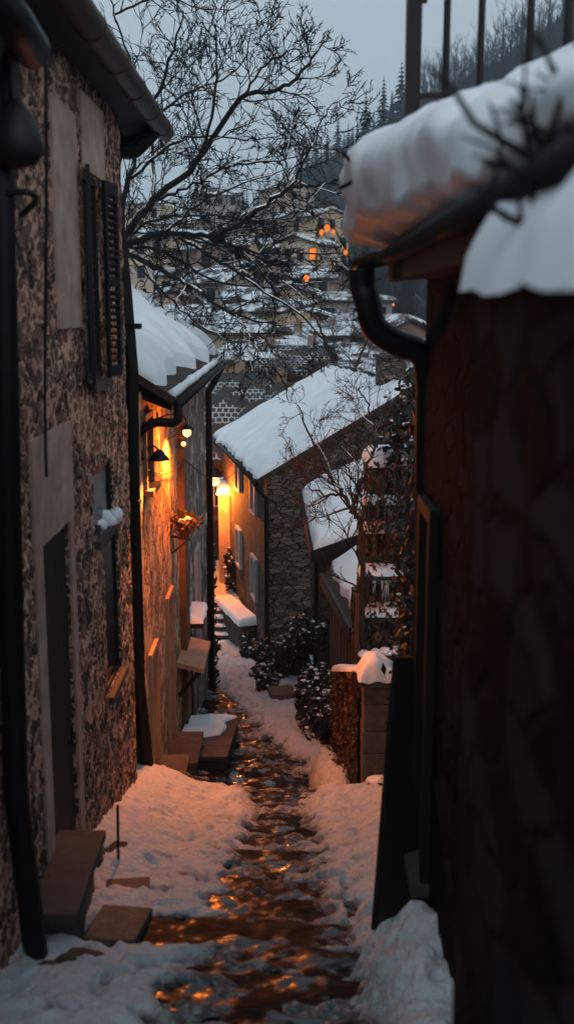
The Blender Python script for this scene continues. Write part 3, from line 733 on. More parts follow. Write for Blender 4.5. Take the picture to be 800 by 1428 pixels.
# stone ledge along its foot
t = thing('stone_ledge', (-1.25,16.2,g(16.2)), 'long low dark stone ledge along the foot of the lamplit house', 'ledge')
m = MB(); m.hull8([(-1.7,14.9,g(15)-.3),(-.93,14.9,g(15)-.3),(-.83,17.3,g(18)-.2),(-1.7,17.3,g(18)-.2),(-1.7,14.9,-6.55),(-.93,14.9,-6.55),(-.83,17.3,-6.88),(-1.7,17.3,-6.88)]); m.build('base', M_rock, t)
m = MB()
for i in range(4):
    y = 14.85+i*.615; z = -6.545 - .1375*(y-14.9); m.hull8([(-1.7,y,z+.003),(-.88+.03*i*.6,y,z+.003),(-.86+.03*i*.6,y+.60,z-.085),(-1.7,y+.60,z-.085),(-1.7,y,z+.07),(-.88+.03*i*.6,y,z+.07),(-.86+.03*i*.6,y+.60,z-.015),(-1.7,y+.60,z-.015)])
m.build('top_slab', M_block, t)
m = MB(); m.tube([(-1.35,12.75,g(12.75)+.30),(-1.0,12.95,g(12.9)+.18)], .05, 10); o = m.build('log', M_bark2, smooth=True); tag(o, 'short fallen log lying on the snow in front of the stone ledge', 'log')

roof_snow((-1.02,16.1,-6.65),(-.9,17.25,-6.81),(-1.66,17.25,-6.81),(-1.66,15.7,-6.59),.07,t,nu=24,nv=12,lip=.2,wav=2,seed=2,edge=1.2)
# ivy at far corner of B2
def ivy(name, label, cat, fn, nl, ls, ns, ss, base, seed, stems=(), smat=M_bark):
    rng = random.Random(seed); t = thing(name, base, label, cat)
    m = MB(); leaves(m, fn, nl, ls, rng); m.build('foliage', M_leaf, t)
    if ns: m = MB(); specks(m, fn, ns, ss, rng); tag(m.build('snow_clump', M_snow, t, smooth=True), kind='stuff')
    if stems:
        m = MB()
        for s_ in stems: m.tube(s_, .02, 5)
        m.build('stem', smat, t)
    return t
def f_ivy1(r):
    y = r.uniform(22.3, 25.5); z = r.uniform(-9.0, -5.2) ; q = noise.noise((y*1.2, z*1.2, 1))
    return (lerp(-1.62,-2.1,(y-22.3)/3.2) + r.uniform(-.25,.12) + .22*q, y, z), (1,-.3,.3)
ivy('ivy_hedge', 'dark ivy hedge flecked with snow at the far corner of the lamplit house', 'ivy', f_ivy1, 2600, .085, 150, .05, (-1.9,23,g(23)), 5, stems=[[(-1.9,23,g(23)-.2),(-1.85,23.2,-7),(-1.9,23.3,-5.6)],[(-2.05,24.6,g(24.6)-.2),(-2.0,24.5,-6.4)]])
t = thing('gate_post', (-1.80,22.9,g(22.9)), 'dark slim post with a round snow cap by the ivy hedge', 'post')
m = MB(); m.box(-1.86,22.8,g(22.9)-.2,-1.72,22.95,-4.62); m.build('post', M_iron, t)
m = MB(); m.lump((-1.79,22.87,-4.5),(.17,.17,.17),3,.2,12,8); m.build('snow_cap', M_snow, t, smooth=True)

# ================================================================== H1: gabled stone house in the middle
c0 = P(372, 655, 27.0); rz = math.atan2(1.63, 8.7)
h1 = thing('stone_house', (c0.x, 27.0, g(27)), 'gabled coursed-stone house with broad snowy roof in the middle of the view', 'house', rz=rz)
# local axes: x along the gable (right), y back along the alley wall; root z = g(27)
zb = -1.2; ze = -4.10 - g(27); W2 = 3.62; zr_ = ze + 2.05; LN = 8.9
def L1(m, *a): return m
m = MB(); m.prism([(0,0,zb),(2*W2,0,zb),(2*W2,0,ze),(W2,0,zr_),(0,0,ze)], (0,.3,0)); m.build('gable_wall', M_gable, h1, local=True)
m = MB(); m.prism([(0.003,.3,zb),(2*W2-.003,.3,zb),(2*W2-.003,.3,ze),(W2,.3,zr_-.003),(0.003,.3,ze)], (0,LN-.3,0)); m.build('wall', M_brownwall, h1, local=True)
def h1r(e0, e1, r1, r0, sn):
    s = slab(e0, e1, r1, r0, .12); rf = s.build('roof', M_tile, h1, local=True)
    o = roof_snow(e0, e1, r1, r0, sn, rf, nu=70, nv=30, lip=.2, wav=1.5, seed=8, edge=.5, amp=.04)
    return rf
# roof_snow builds in world space -> give world corners
mw = Matrix.Translation(h1.location) @ Matrix.Rotation(rz, 4, 'Z')
def Wp(p): return mw @ V(p)
sl = 2.05 / W2; ov = .28
E0, E1, R1_, R0_ = (-ov,-.28,ze-ov*sl+.05), (-ov,LN+.2,ze-ov*sl+.05), (W2,LN+.2,zr_+.05), (W2,-.28,zr_+.05)
rf = slab(E0,E1,R1_,R0_,.13).build('roof', M_tile, h1, local=True)
roof_snow(Wp(E0),Wp(E1),Wp(R1_),Wp(R0_),.13,rf,nu=90,nv=40,lip=.25,wav=1.6,seed=8,edge=.6,amp=.07)
G0, G1 = (2*W2+ov,-.28,ze-ov*sl+.05), (2*W2+ov,LN+.2,ze-ov*sl+.05)
rf2 = slab(R0_,R1_,G1,G0,.13).build('roof', M_tile, h1, local=True)
roof_snow(Wp(G0),Wp(R0_) if False else Wp(G1),Wp(R1_),Wp(R0_),.2,rf2,nu=30,nv=16,seed=9)
m = MB(); m.box(W2-.3,1.2,zr_-.2,W2+.25,1.9,zr_+.75); ch = m.build('chimney', M_gable, rf, local=True)
m = MB(); m.box(W2-.36,1.14,zr_+.75,W2+.31,1.96,zr_+.83); m.build('chimney_cap', M_block, ch, local=True)
m = MB(); m.box(W2+.6,4.0,zr_-.5,W2+1.2,4.8,zr_+.75); ch = m.build('chimney', M_brownwall, rf2, local=True)
m = MB(); m.tube([(-ov-.05,-.3,ze-ov*sl-.03),(-ov-.05,LN+.2,ze-ov*sl-.03)], .07, 8); m.build('gutter', M_metal, h1, local=True, smooth=True)
m = MB(); m.tube([(-ov-.05,-.05,ze-.25),(-.2,-.07,ze-.45),(-.03,-.08,ze-.65),(-.03,-.08,zb)], .06, 8); m.build('downpipe', M_metal, h1, local=True, smooth=True)
def h1win(y0, y1, z0, z1):
    m = MB(); t = .08
    for e in ((y0-t,y0,z0-t,z1+t),(y1,y1+t,z0-t,z1+t),(y0,y1,z1,z1+t),(y0,y1,z0-t,z0)): m.box(-.09,e[0],e[2],.02,e[1],e[3])
    m.box(-.05,(y0+y1)/2-.03,z0,.0,(y0+y1)/2+.03,z1)
    fr = m.build('window', M_white, h1, local=True); m = MB(); m.box(-.02,y0,z0,-.012,y1,z1); m.build('pane', M_glass2, fr, local=True)
for (y, z) in ((1.6,ze-1.35),(4.6,ze-1.2),(1.6,ze-3.75),(4.6,ze-3.55)): h1win(y, y+.75, z, z+1.05)
# lit slit window and lantern on gable, right
m = MB(); m.box(2.75,-.05,ze-.35,3.0,.02,ze+.75); fr = m.build('window', M_darkwood, h1, local=True); m = MB(); m.box(2.80,-.06,ze+.1,2.95,-.052,ze+.65); m.build('pane', E_win, fr, local=True)

# ================================================================== S1 / S2 sheds
tl, tr, br, bl = P(421,688,24.5), P(520,645,24.5), P(520,738,21.4), P(437,768,21.4)
s1 = thing('stone_shed', (1.3,22.5,g(22.5)), 'upper snow roofed shed leaning against the gable of the stone house', 'shed')
rf = slab(bl, br, tr, tl, .14).build('roof', M_tile, s1)
roof_snow(bl, br, tr, tl, .2, rf, nu=40, nv=24, lip=.12, wav=2, seed=14, edge=.4)
m = MB(); x0 = bl.x + .12
m.hull8([(x0,21.6,g(22)-1),(2.4,21.6,g(22)-1),(2.4,24.4,g(24)-1),(x0,24.4,g(24)-1),(x0,21.6,bl.z-.16),(2.4,21.6,br.z-.1),(2.4,24.4,tr.z-.2),(tl.x+.12,24.4,tl.z-.16)]); m.build('wall', M_brownwall, s1)
m = MB(); m.bar(bl+V((-.03,-.05,-.12)), tl+V((-.03,0,-.10)), .05, .24); m.bar(bl+V((-.03,-.06,-.13)), br+V((0,-.06,-.13)), .05, .26); m.build('fascia', M_darkwood, s1)
m = MB(); m.tube([bl+V((.06,-.02,-.2)), V((x0-.06,21.5,bl.z-.6)), V((x0-.06,21.5,g(21.5)))], .05, 8); m.build('downpipe', M_metal, s1)
m = MB(); m.box(x0+.25,21.55,-8.0,x0+.75,21.62,-6.2); m.build('door', M_plank, s1)
# S2
e0, e1 = P(490,882,16.9), P(449,797,20.6)
e1.z = e0.z = (e0.z + e1.z) / 2
s2 = thing('timber_shed', (1.4,18.6,g(18.6)), 'low plank shed with snowy roof and thick dark eave, below the upper shed', 'shed')
ra, rb = e0 + V((1.5,0,.95)), e1 + V((1.5,.1,.95))
rf = slab(e0, e1, rb, ra, .14).build('roof', M_tile, s2)
roof_snow(e0+V((.14,0,.09)), e1+V((.14,0,.09)), rb, ra, .17, rf, nu=80, nv=24, lip=.22, wav=1.3, seed=21, edge=.4, amp=.05)
m = MB(); m.bar(e0+V((-.02,-.05,-.08)), e1+V((-.02,0,-.08)), .05, .24); m.bar(e0+V((0,-.05,-.12)), ra+V((0,-.05,-.12)), .05, .2); m.build('fascia', M_metal, s2)
m = MB(); a = e0+V((.16,.1,0)); b = e1+V((.16,-.1,0)); n_ = 14
for i in range(n_):
    p = a.lerp(b, i/n_); q = a.lerp(b, (i+.93)/n_); dx = .012*((i*7)%3)
    m.hull8([(p.x-dx,p.y,g(18)-1),(p.x+.06,p.y,g(18)-1),(q.x+.06,q.y,g(18)-1),(q.x-dx,q.y,g(18)-1),(p.x-dx,p.y,e0.z-.12),(p.x+.06,p.y,e0.z-.12),(q.x+.06,q.y,e0.z-.12),(q.x-dx,q.y,e0.z-.12)])
m.build('plank_wall', M_plank, s2)
m = MB(); m.prism([(a.x+.03,a.y,g(17)-1),(a.x+1.4,a.y,g(17)-1),(ra.x-.1,a.y,ra.z-.2),(a.x+.03,a.y,e0.z-.1)], (.0,.08,0)); m.hull8([(a.x+.09,a.y+.1,g(18)-1),(a.x+1.4,a.y+.1,g(18)-1),(b.x+1.4,b.y,g(18)-1),(b.x+.09,b.y,g(18)-1),(a.x+.09,a.y+.1,e0.z-.13),(a.x+1.4,a.y+.1,e0.z+.55),(b.x+1.4,b.y,e0.z+.55),(b.x+.09,b.y,e0.z-.13)]); m.build('wall', M_brownwall, s2)

# ================================================================== pillar and side wall on the right
t = thing('gate_pillar', (1.1,12.6,g(12.6)), 'square stone gate pillar with a peaked snow cap on the right of the alley', 'pillar')
m = MB(); px0, px1, py0, py1 = .93, 1.32, 12.4, 12.85; zt = P(530,957,12.4).z; z = g(12.5) - .6
hs = [.62,.3,.32,.28,.35,.3]; k = 0
while z < zt - .01:
    h = min(hs[k % 6], zt - z); j = .006 * ((k * 5) % 3 - 1); m.box(px0+j, py0+j, z+.006, px1-j, py1, z+h-.006); z += h; k += 1
m.box(px0+.02,py0+.02,g(12.5)-.6,px1-.02,py1-.02,zt-.01)
m.build('shaft', M_pillar, t)
m = MB(); m.box(px0-.04,py0-.04,zt,px1+.04,py1+.04,zt+.06); m.build('capstone', M_pillar, t)
def capf(u, v):
    x = lerp(px0-.07, px1+.07, u); y = lerp(py0-.06, py1+.05, v)
    d = min(u, 1-u, v, 1-v) * 2; pk = 1 - math.hypot((u-.38)*1.7, (v-.5)*1.2)
    return (x, y, zt + .06 + .10*min(1, d*4)**.5 + max(0, pk)*.22*min(1,d*3) + .045*noise.noise((x*7,y*7,0)))
m = MB(); m.grid(capf, 24, 24); m.build('snow_cap', M_snow, t, smooth=True)
m = MB(); m.box(.98,12.10,g(12.2)-.3,1.34,12.39,g(12.2)+.22); m.build('foot_stone', M_block, t)
m = MB(); m.lump((1.16,12.25,g(12.2)+.24),(.19,.15,.05),2,.2,14,8); m.build('snow_cap', M_snow, t, smooth=True)
sw = thing('garden_wall', (.9,13.6,g(13.6)), 'mossy low garden wall running back from the gate pillar, lit orange', 'wall')
A = V((.92,12.86,0)); B = V((.66,14.4,0)); zt2 = zt + .02
dzw = zt2 - P(485,940,14.3).z
def swf(u, v):
    p = A.lerp(B, u); z = lerp(g(13.5)-.7, zt2 - dzw*u, v); q = noise.noise((p.y*5, z*5, 1))*.04 + noise.noise((p.y*13, z*13, 4))*.02
    return (p.x - q - .02, p.y, z)
m = MB(); m.grid(swf, 60, 60, flip=True); m.hull8([(A.x+.05,A.y,g(13.5)-.7),(A.x+.4,A.y,g(13.5)-.7),(B.x+.4,B.y,g(13.5)-.7),(B.x+.05,B.y,g(13.5)-.7),(A.x-.0,A.y,zt2),(A.x+.4,A.y,zt2),(B.x+.4,B.y,zt2-dzw),(B.x,B.y,zt2-dzw)]); m.build('wall', M_mossy, sw)
roof_snow((A.x-.05,A.y,zt2), (B.x-.05,B.y,zt2-dzw), (B.x+.4,B.y,zt2-dzw), (A.x+.4,A.y,zt2), .09, sw, nu=40, nv=12, lip=.07, wav=3, amp=.05, edge=.8)
rng = random.Random(31); m = MB()
def f_moss(r):
    u = r.random(); v = r.random() ** .8; p = swf(u, v); return (p[0]-r.uniform(0,.06), p[1], p[2]), (-1,-.2,.3)
leaves(m, f_moss, 1500, .035, rng); m.build('creeper', M_leafb, sw)

# ================================================================== ruined stone wall with snow ledges (right)
rw = thing('ruined_wall', (1.4,15.4,g(15.4)), 'broken brown stone wall with stepped snowy ledges and creepers above the gate pillar', 'ruin')
m = MB()
def rblock(x0,y0,z0,x1,y1,z1,sd):
    def f(u, v):
        # unwrap left and front faces
        if u < .5: x = x0; y = lerp(y1, y0, u*2)
        else: x = lerp(x0, x1, (u-.5)*2); y = y0
        z = lerp(z0, z1, v); q = .05*noise.noise((x*3+sd, y*3, z*3)) + .025*noise.noise((x*9, y*9, z*9+sd))
        return (x - q, y - q, z)
    m.grid(f, 40, 36); m.add([f(0,1), f(.5,1), f(1,1), (x1,y1,z1)], [(0,1,2,3)])
rblock(1.02,14.6,-7.2,1.95,16.4,-4.3,1); rblock(1.10,14.9,-4.3,1.95,16.4,-3.15,5); rblock(1.18,15.2,-3.15,1.95,16.4,-2.25,9)
m.build('wall', M_mossy, rw)
for (a, b, c, d_, z, th) in ((1.0,14.58,1.9,14.95,-4.28,.12),(1.08,14.86,1.9,15.25,-3.13,.14),(1.14,15.15,1.9,16.3,-2.23,.2)):
    roof_snow((a,b,z),(c,b,z),(c,d_,z),(a,d_,z),th,rw,name='ledge_snow',nu=24,nv=8,lip=.06,wav=5,seed=a)
for (x0,y0,x1,y1,z) in ((1.0,14.5,1.8,14.72,-3.66),(1.06,14.75,1.8,15.0,-2.7)):
    mm = MB(); mm.box(x0,y0,z-.09,x1,y1+.2,z); lg = mm.build('ledge', M_block, rw)
    roof_snow((x0,y0,z),(x1,y0,z),(x1,y1+.1,z),(x0,y1+.1,z),.10,lg,name='ledge_snow',nu=24,nv=6,lip=.04,wav=6,seed=z)
mm = MB(); mm.box(.955,14.44,-6.8,1.025,14.52,-3.9); mm.build('timber_post', M_wood, rw)
rng = random.Random(8); mm = MB()
for k in range(80):
    x = rng.uniform(1.0,1.75); y = 14.75 if rng.random() < .5 else 14.5; z = rng.choice((-3.72,-4.3,-2.75,-2.3)) ; L = rng.uniform(.15,.7)
    mm.tube(bez([(x,y,z+.1),(x+rng.uniform(-.05,.05),y-.12,z-.02),(x+rng.uniform(-.12,.12),y-.13,z-L)],4), [.008]*8+[.003], 4, cap=False)
mm.build('creeper_stem', M_bark2, rw)
mm = MB()
for k in range(26):
    x = rng.uniform(1.0,1.7); z = rng.choice((-3.72,-2.75)); mm.tube([(x,14.47 if z<-3 else 14.72,z+.01),(x,14.47 if z<-3 else 14.72,z-rng.uniform(.08,.28))], [.016,.002], 5)
mm.build('icicle', M_lglass, rw)
def f_rl(r):
    z = r.uniform(-6,-2.1); f_ = noise.noise((z*2, 3, 1)); return (r.uniform(1.0,1.8) , r.uniform(14.35,14.75) + .1*f_, z), (-.4,-1,.3)
mm = MB(); leaves(mm, f_rl, 900, .05, rng); mm.build('creeper', M_leafb, rw)
# firewood pile on the ruin's foot wall
for i in range(15):
    row = i // 5; k = i % 5; r = .075 + .02*rng.random(); x = 1.02 + k*.15 + (row % 2)*.07 + rng.uniform(-.01,.01); z = -5.18 + row*.135
    lt = thing('firewood_log', (x,14.3,z-r), 'split firewood log in the pile above the gate pillar, sawn end outwards', 'log', 'firewood logs stacked on the ruined wall')
    mm = MB(); mm.tube([(x,14.12+rng.uniform(0,.05),z),(x,14.5,z)], [r,r], 9); mm.build('bark', M_bark2, lt)
    mm = MB(); y = 14.10; mm.lathe((x,y,z),[(r*.86,0),(r*.86,.001)],9)
    mm.v = [(q[0], 14.105 + (q[2]-z), z + (q[1]-y)) for q in mm.v]; mm.build('sawn_end', M_logend, lt)
t = thing('log_shelf', (1.4,14.35,-5.9), 'stone shelf wall carrying the firewood pile behind the gate pillar', 'shelf')
mm = MB(); mm.box(.95,14.05,-6.8,1.85,14.55,-5.34); mm.build('wall', M_mossy, t); mm = MB(); mm.box(.91,14.0,-5.335,1.9,14.56,-5.265); mm.build('slab', M_wood, t)
for k in range(5):
    x = 1.08+k*.15; q = MB(); q.lump((x,14.3,-4.72+.02*k),(.1,.16,.05),k,.3,10,6); o = q.build('snow_lump', M_snow, smooth=True); tag(o, 'small pillow of snow on top of the firewood pile', 'snow lump', 'snow pillows on the firewood')

# ivy wall between R1 and pillar
gw = thing('garden_wall', (1.2,9.5,g(9.5)), 'dark garden wall smothered in ivy between the near right house and the gate pillar', 'wall')
m = MB(); m.hull8([(.98,6.75,g(7)-.6),(2.4,6.75,g(7)-.6),(2.6,12.3,g(12)-.7),(1.42,12.3,g(12)-.7),(.98,6.75,-2.6),(2.4,6.75,-2.6),(2.6,12.3,-2.7),(1.42,12.3,-2.7)]); m.build('wall', M_dark, gw)
def f_iv2(r):
    y = r.uniform(8.2,13.4); z = r.uniform(-1.3 - .08*y, -.55 - .01*y) if r.random() < .35 else r.uniform(g(y)+.1, -2.0)
    q = noise.noise((y*1.4, z*1.4, 7)); x = 1.0 + (y-6.75)*.079
    return (x + .08 - abs(r.gauss(0,.11)) - .10*q + (.12 if z > -2.2 else 0), y, z), (-1,-.6,.35)
ivy('ivy', 'tall dark evergreen ivy flecked with snow on the wall behind the near right house', 'ivy', f_iv2, 7500, .055, 260, .026, (1.3,10,g(10)), 77, stems=[[(1.15,9,g(9)),(1.1,9.1,-3),(1.2,9.2,-1.4)],[(1.3,11,g(11)),(1.25,11,-4),(1.35,11.2,-1.6)],[(1.4,12.2,g(12)),(1.36,12.3,-4),(1.45,12.6,-1.8)]])
# evergreen tree crown behind it
def f_iv3(r):
    d = V((r.gauss(0,1), r.gauss(0,1), r.gauss(0,1))).normalized() * r.uniform(.6,1.05); k = 1 + .35*noise.noise(d*2.2)
    return (2.15 + d.x*.85*k, 15.2 + d.y*.9*k, -2.35 + d.z*1.75*k), d
ivy('holly_tree', 'dark evergreen tree with snow dabs behind the ruined wall, below the right drainpipe', 'tree', f_iv3, 5000, .07, 300, .05, (2.1,15.2,g(15)), 78, stems=[[(2.1,15.2,g(15)-.3),(2.12,15.2,-4),(2.15,15.2,-1.5)]])

# ================================================================== R1: near right house with thick snow
r1 = thing('stone_house', (2.2,4.7,g(4.7)), 'dark near house at right with thick roof snow and a bent drainpipe', 'house')
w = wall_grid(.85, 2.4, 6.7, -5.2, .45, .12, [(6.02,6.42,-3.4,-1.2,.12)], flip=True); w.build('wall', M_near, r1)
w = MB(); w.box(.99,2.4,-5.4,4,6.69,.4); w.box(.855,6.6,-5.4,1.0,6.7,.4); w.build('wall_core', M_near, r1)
E = [(.60,1.2,.36), (.60,6.75,.36), (3.6,6.75,1.54), (3.6,1.2,1.54)]
rf = slab(*E, .10).build('roof', M_darkwood, r1)
# thick snow slab whose rounded edge creeps further over the eave towards the far end
m = MB(); nu, nv = 90, 48
for j in range(nv+1):
    for i in range(nu+1):
        u = i/nu; v = j/nv
        y = lerp(1.1, 6.95, 1 - (1-u)**1.5); ed = min(1, (6.97-y)/.55); pr = math.sqrt(max(0, 1-(1-ed)**2))
        hh = table([(1.1,.07),(2.2,.13),(2.8,.24),(4,.40),(5.5,.62),(6.5,.70)], y)[0] + .05*noise.noise((y*.9, v*2, 2))
        ovh = .04 + .28 * sm(3.2, 6.3, y)
        if v < .3:
            a = (v/.3) * math.pi * .5; rr = hh
            x = .60 - ovh + (ovh + .10) * (1 - math.cos(a)) if a > 0 else .62 - ovh*.75
            x = .70
            if a > 0: x = .60 - ovh*(.55 + .45*math.sin(a*1.25 if a < 1.2 else 1.5)) + (ovh + .12)*sm(.55, 1.57, a)
            z = .375 + rr*math.sin(a)*.92*pr if a > 0 else .355
        else:
            s_ = (v-.3)/.7; x = .72 + s_*3.0
            z = .375 + hh*pr*.92 + .015 + (x - .72)*.37*(1 - .15*s_)
        x += .05*noise.noise((y*1.6, z*2.4, 1)) + .035*noise.noise((y*4, z*4, 3)) + .012*noise.noise((y*12, z*12, 5)); z += (.085*noise.noise((y*1.7, x*1.7, 6)) + .04*noise.noise((y*4, x*4, 8)) + .015*noise.noise((y*11, x*11, 3)))*pr*min(1, hh/.4)
        m.v.append((x, y, z))
for j in range(nv):
    for i in range(nu):
        a = j*(nu+1)+i; m.f.append((a, a+nu+1, a+nu+2, a+1))
m.build('snow_cover', M_snow, rf, smooth=True)
m = MB(); m.box(.62,1.2,.16,.68,6.78,.33); m.box(.68,1.25,.17,.86,6.72,.21); m.build('fascia', M_darkwood, rf)
m = MB(); m.tube([(.57,1.2,.29),(.57,6.6,.29),(.45,6.86,.28)], .048, 12); m.build('gutter', M_iron, r1, smooth=True)
m = MB(); m.tube(bez([(.46,6.78,.24),(.47,6.78,.12),P(512,420,6.75),P(522,456,6.75),P(552,478,6.75),P(588,494,6.75),(.885,6.76,-.46)],6) + [V((.90,6.76,-1.5)), V((.90,6.76,-4.9))], .082, 12); m.build('downpipe', M_iron, r1, smooth=True)
# tall narrow window
m = MB(); y0,y1,z0,z1 = 6.02,6.42,-3.4,-1.2
for e in ((y0-.08,y0,z0,z1+.08),(y1,y1+.08,z0,z1+.08),(y0,y1,z1,z1+.08)): m.box(.80,e[0],e[2],.87,e[1],e[3])
wn = m.build('window', M_darkwood, r1); m = MB(); m.box(.95,y0,z0,.955,y1,z1); m.build('pane', M_glass, wn); m = MB(); m.box(.74,y0-.1,z0-.08,.9,y1+.1,z0-.005); sl_ = m.build('sill', M_block, wn)
# near gable railing on the roof's far verge
t = thing('roof_railing', (1.9,6.62,1.0), 'black iron railing with upright bars standing on the snowy roof of the near right house', 'railing')
for i, (px, w_) in enumerate(((576,.085),(622,.042),(670,.042),(738,.045),(790,.05),(850,.045))):
    q = P(px, 60, 6.6); zb_ = .37 + (q.x-.6)*.394; mm = MB()
    if i == 0: mm.box(q.x-w_/2,6.6-w_/2,zb_-.05,q.x+w_/2,6.6+w_/2,2.6); mm.box(q.x+w_/2-.01,6.58,1.72,q.x+w_/2+.03,6.62,2.6); mm.build('post', M_iron, t)
    else: mm.tube([(q.x,6.6,zb_-.05 if i > 1 else P(622,134,6.6).z),(q.x,6.6,2.6)], w_/2, 10); mm.build('bar', M_iron, t)
mm = MB(); q = P(576,135,6.6); q2 = P(622,132,6.6); mm.bar(q, q2 + V((.02,0,0)), .03, .03); mm.build('rail', M_iron, t); mm = MB(); mm.bar(P(560,-60,6.6), P(860,-60,6.6), .05, .05); mm.build('rail', M_iron, t)
# leaning board by the corner
m = MB(); a = V((.66,6.15,g(6.15)-.05)); b = V((.83,6.60,-2.2)); m.bar(a, b, .05, .34, up=(-.75,-.4,.2)); o = m.build('leaning_board', M_darkwood); tag(o, 'dark wooden board leaning against the corner of the near right house', 'board')
# glowing string lights on the gutter end
for i, (px, py, Y, s) in enumerate(((448,324,6.95,.012),(456,318,6.95,.016),(465,323,6.95,.010),(482,352,6.9,.010),(494,380,6.85,.017))):
    q = P(px, py, Y); mm = MB(); mm.lump(q, (s,s,s*1.4), i, 0, 10, 7); o = mm.build('string_light', E_far, smooth=True); tag(o, 'tiny glowing orange bulb on the light string at the end of the right gutter', 'string light', 'string lights on the right gutter')
mm = MB(); mm.tube(bez([P(440,330,6.95),P(447,318,6.95),P(455,312,6.95),P(466,320,6.95),P(480,345,6.92),P(494,376,6.88),P(504,386,6.8)],4), .006, 5); o = mm.build('light_cable', M_iron); tag(o, 'thin cable carrying the tiny orange bulbs round the right gutter end', 'cable')

# R0 nearest wall on the right
r0 = thing('garden_wall', (.9,2.2,g(2.2)), 'nearest out-of-focus brown wall at the right edge, topped with a mound of snow', 'wall')
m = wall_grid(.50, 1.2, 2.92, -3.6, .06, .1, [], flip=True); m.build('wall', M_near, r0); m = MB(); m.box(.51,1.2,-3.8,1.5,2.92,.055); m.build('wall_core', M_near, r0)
m = MB()
def r0s(u, v):
    x = lerp(.46 + .035*noise.noise((v*7, 2, 5)),1.5,u); y = lerp(1.1,2.96,v); d = min(u*1.0, (1-v)*1.8); k = min(1, d/.18); return (x, y, .06 + .23*math.sqrt(max(0,1-(1-k)**2)) + (.09*noise.noise((x*3.4,y*3.4,1)) + .045*noise.noise((x*8,y*8,4)) + .02*noise.noise((x*17,y*17,2)))*k + (1-k)*(.022*noise.noise((y*3,1,2)) + .008*noise.noise((y*9,4,2)) - .02) + .12*u)
m.grid(r0s, 60, 90); m.build('snow_cover', M_snow, r0, smooth=True)
# bare bush above it
t = thing('bare_bush', (.75,2.45,.25), 'blurred dark bare bush twigs in front of the snow at the right edge', 'bush')
mm = MB(); rng = random.Random(5)
for pts, r in (([(840,330),(800,262),(745,222),(700,196),(655,168)],.017), ([(815,430),(790,350),(772,270),(768,190),(792,110)],.016), ([(830,300),(770,262),(720,238),(672,228)],.013),
               ([(772,270),(748,190),(712,140)],.011), ([(790,350),(745,318),(700,300),(668,262)],.014), ([(810,200),(780,150),(772,90)],.012), ([(820,380),(770,345),(735,355),(690,385)],.012), ([(768,230),(805,180),(830,120)],.012), ([(745,222),(728,170),(735,120)],.010), ([(745,318),(738,262),(705,225)],.010)):
    q = bez([P(a, b, 2.45 + .05*math.sin(k*1.3 + a)) for k, (a, b) in enumerate(pts)], 5); mm.tube(q, [r*(1 - .6*k/(len(q)-1)) for k in range(len(q))], 7)
    for k in range(3):
        c = q[rng.randrange(3, len(q)-1)]; d = V((rng.uniform(-.12,.06), rng.uniform(-.06,.06), rng.uniform(.02,.13))); mm.tube([c, c + d*.5 + V((.008,0,.01)), c + d], [r*.5, r*.4, r*.25], 5)
mm.build('branches', M_bark, t)
for i, (pts, lab) in enumerate((([P(520,238,6.2),P(500,236,6.15),P(486,222,6.15),P(478,212,6.2)], 'short dark twig poking out at the left of the roof snow, upper one'), ([P(505,240,6.2),P(488,255,6.1),P(474,262,6.05)], 'short dark twig poking out at the left of the roof snow, lower one'))):
    mm = MB(); mm.tube(bez([p_ - V((0,0,.0)) for p_ in pts], 4), .011, 6); o = mm.build('twig', M_bark); tag(o, lab, 'twig')

# ================================================================== bushes on the right of the path
bush('snowy_shrub', 'dark leafy shrub speckled with snow at the foot of the gabled stone house', 'shrub', P(395,925,24.0), (.75,1.0,.62), 3000, .07, 150, .045, 101)
bush('snowy_shrub', 'largest dark shrub flecked with snow beside the plank shed', 'shrub', P(447,985,17.6), (.42,1.2,.62), 3000, .06, 170, .04, 102)
bush('snowy_shrub', 'small round dark shrub at the path edge below the stone house', 'shrub', P(372,950,21.5), (.26,.3,.3), 800, .05, 40, .04, 103)
bush('snowy_shrub', 'low dark shrub behind the snow heap beside the low garden wall', 'shrub', P(466,1005,16.2), (.28,.6,.45), 2000, .055, 110, .035, 104)
bush('snowy_shrub', 'dark shrub in the corner between the gabled house and the upper shed', 'shrub', P(420,900,21.5), (.55,.7,.6), 2200, .06, 110, .04, 105)
bush('snowy_shrub', 'dark shrub crowding the foot of the gabled house corner by the steps', 'shrub', P(352,915,27.2), (.35,.8,.55), 1300, .07, 50, .05, 106)
m = MB(); m.obox(P(393,962,20.5)+V((0,0,-.05)), (.5,.5,.1), Matrix.Rotation(.2,3,'Z')); m.box(P(393,962,20.5).x-.2,20.35,g(20.5)-.1,P(393,962,20.5).x+.2,20.7,P(393,962,20.5).z-.08); o = m.build('planter_box', M_plank); tag(o, 'low wooden planter box on the snow between the shrubs', 'planter')

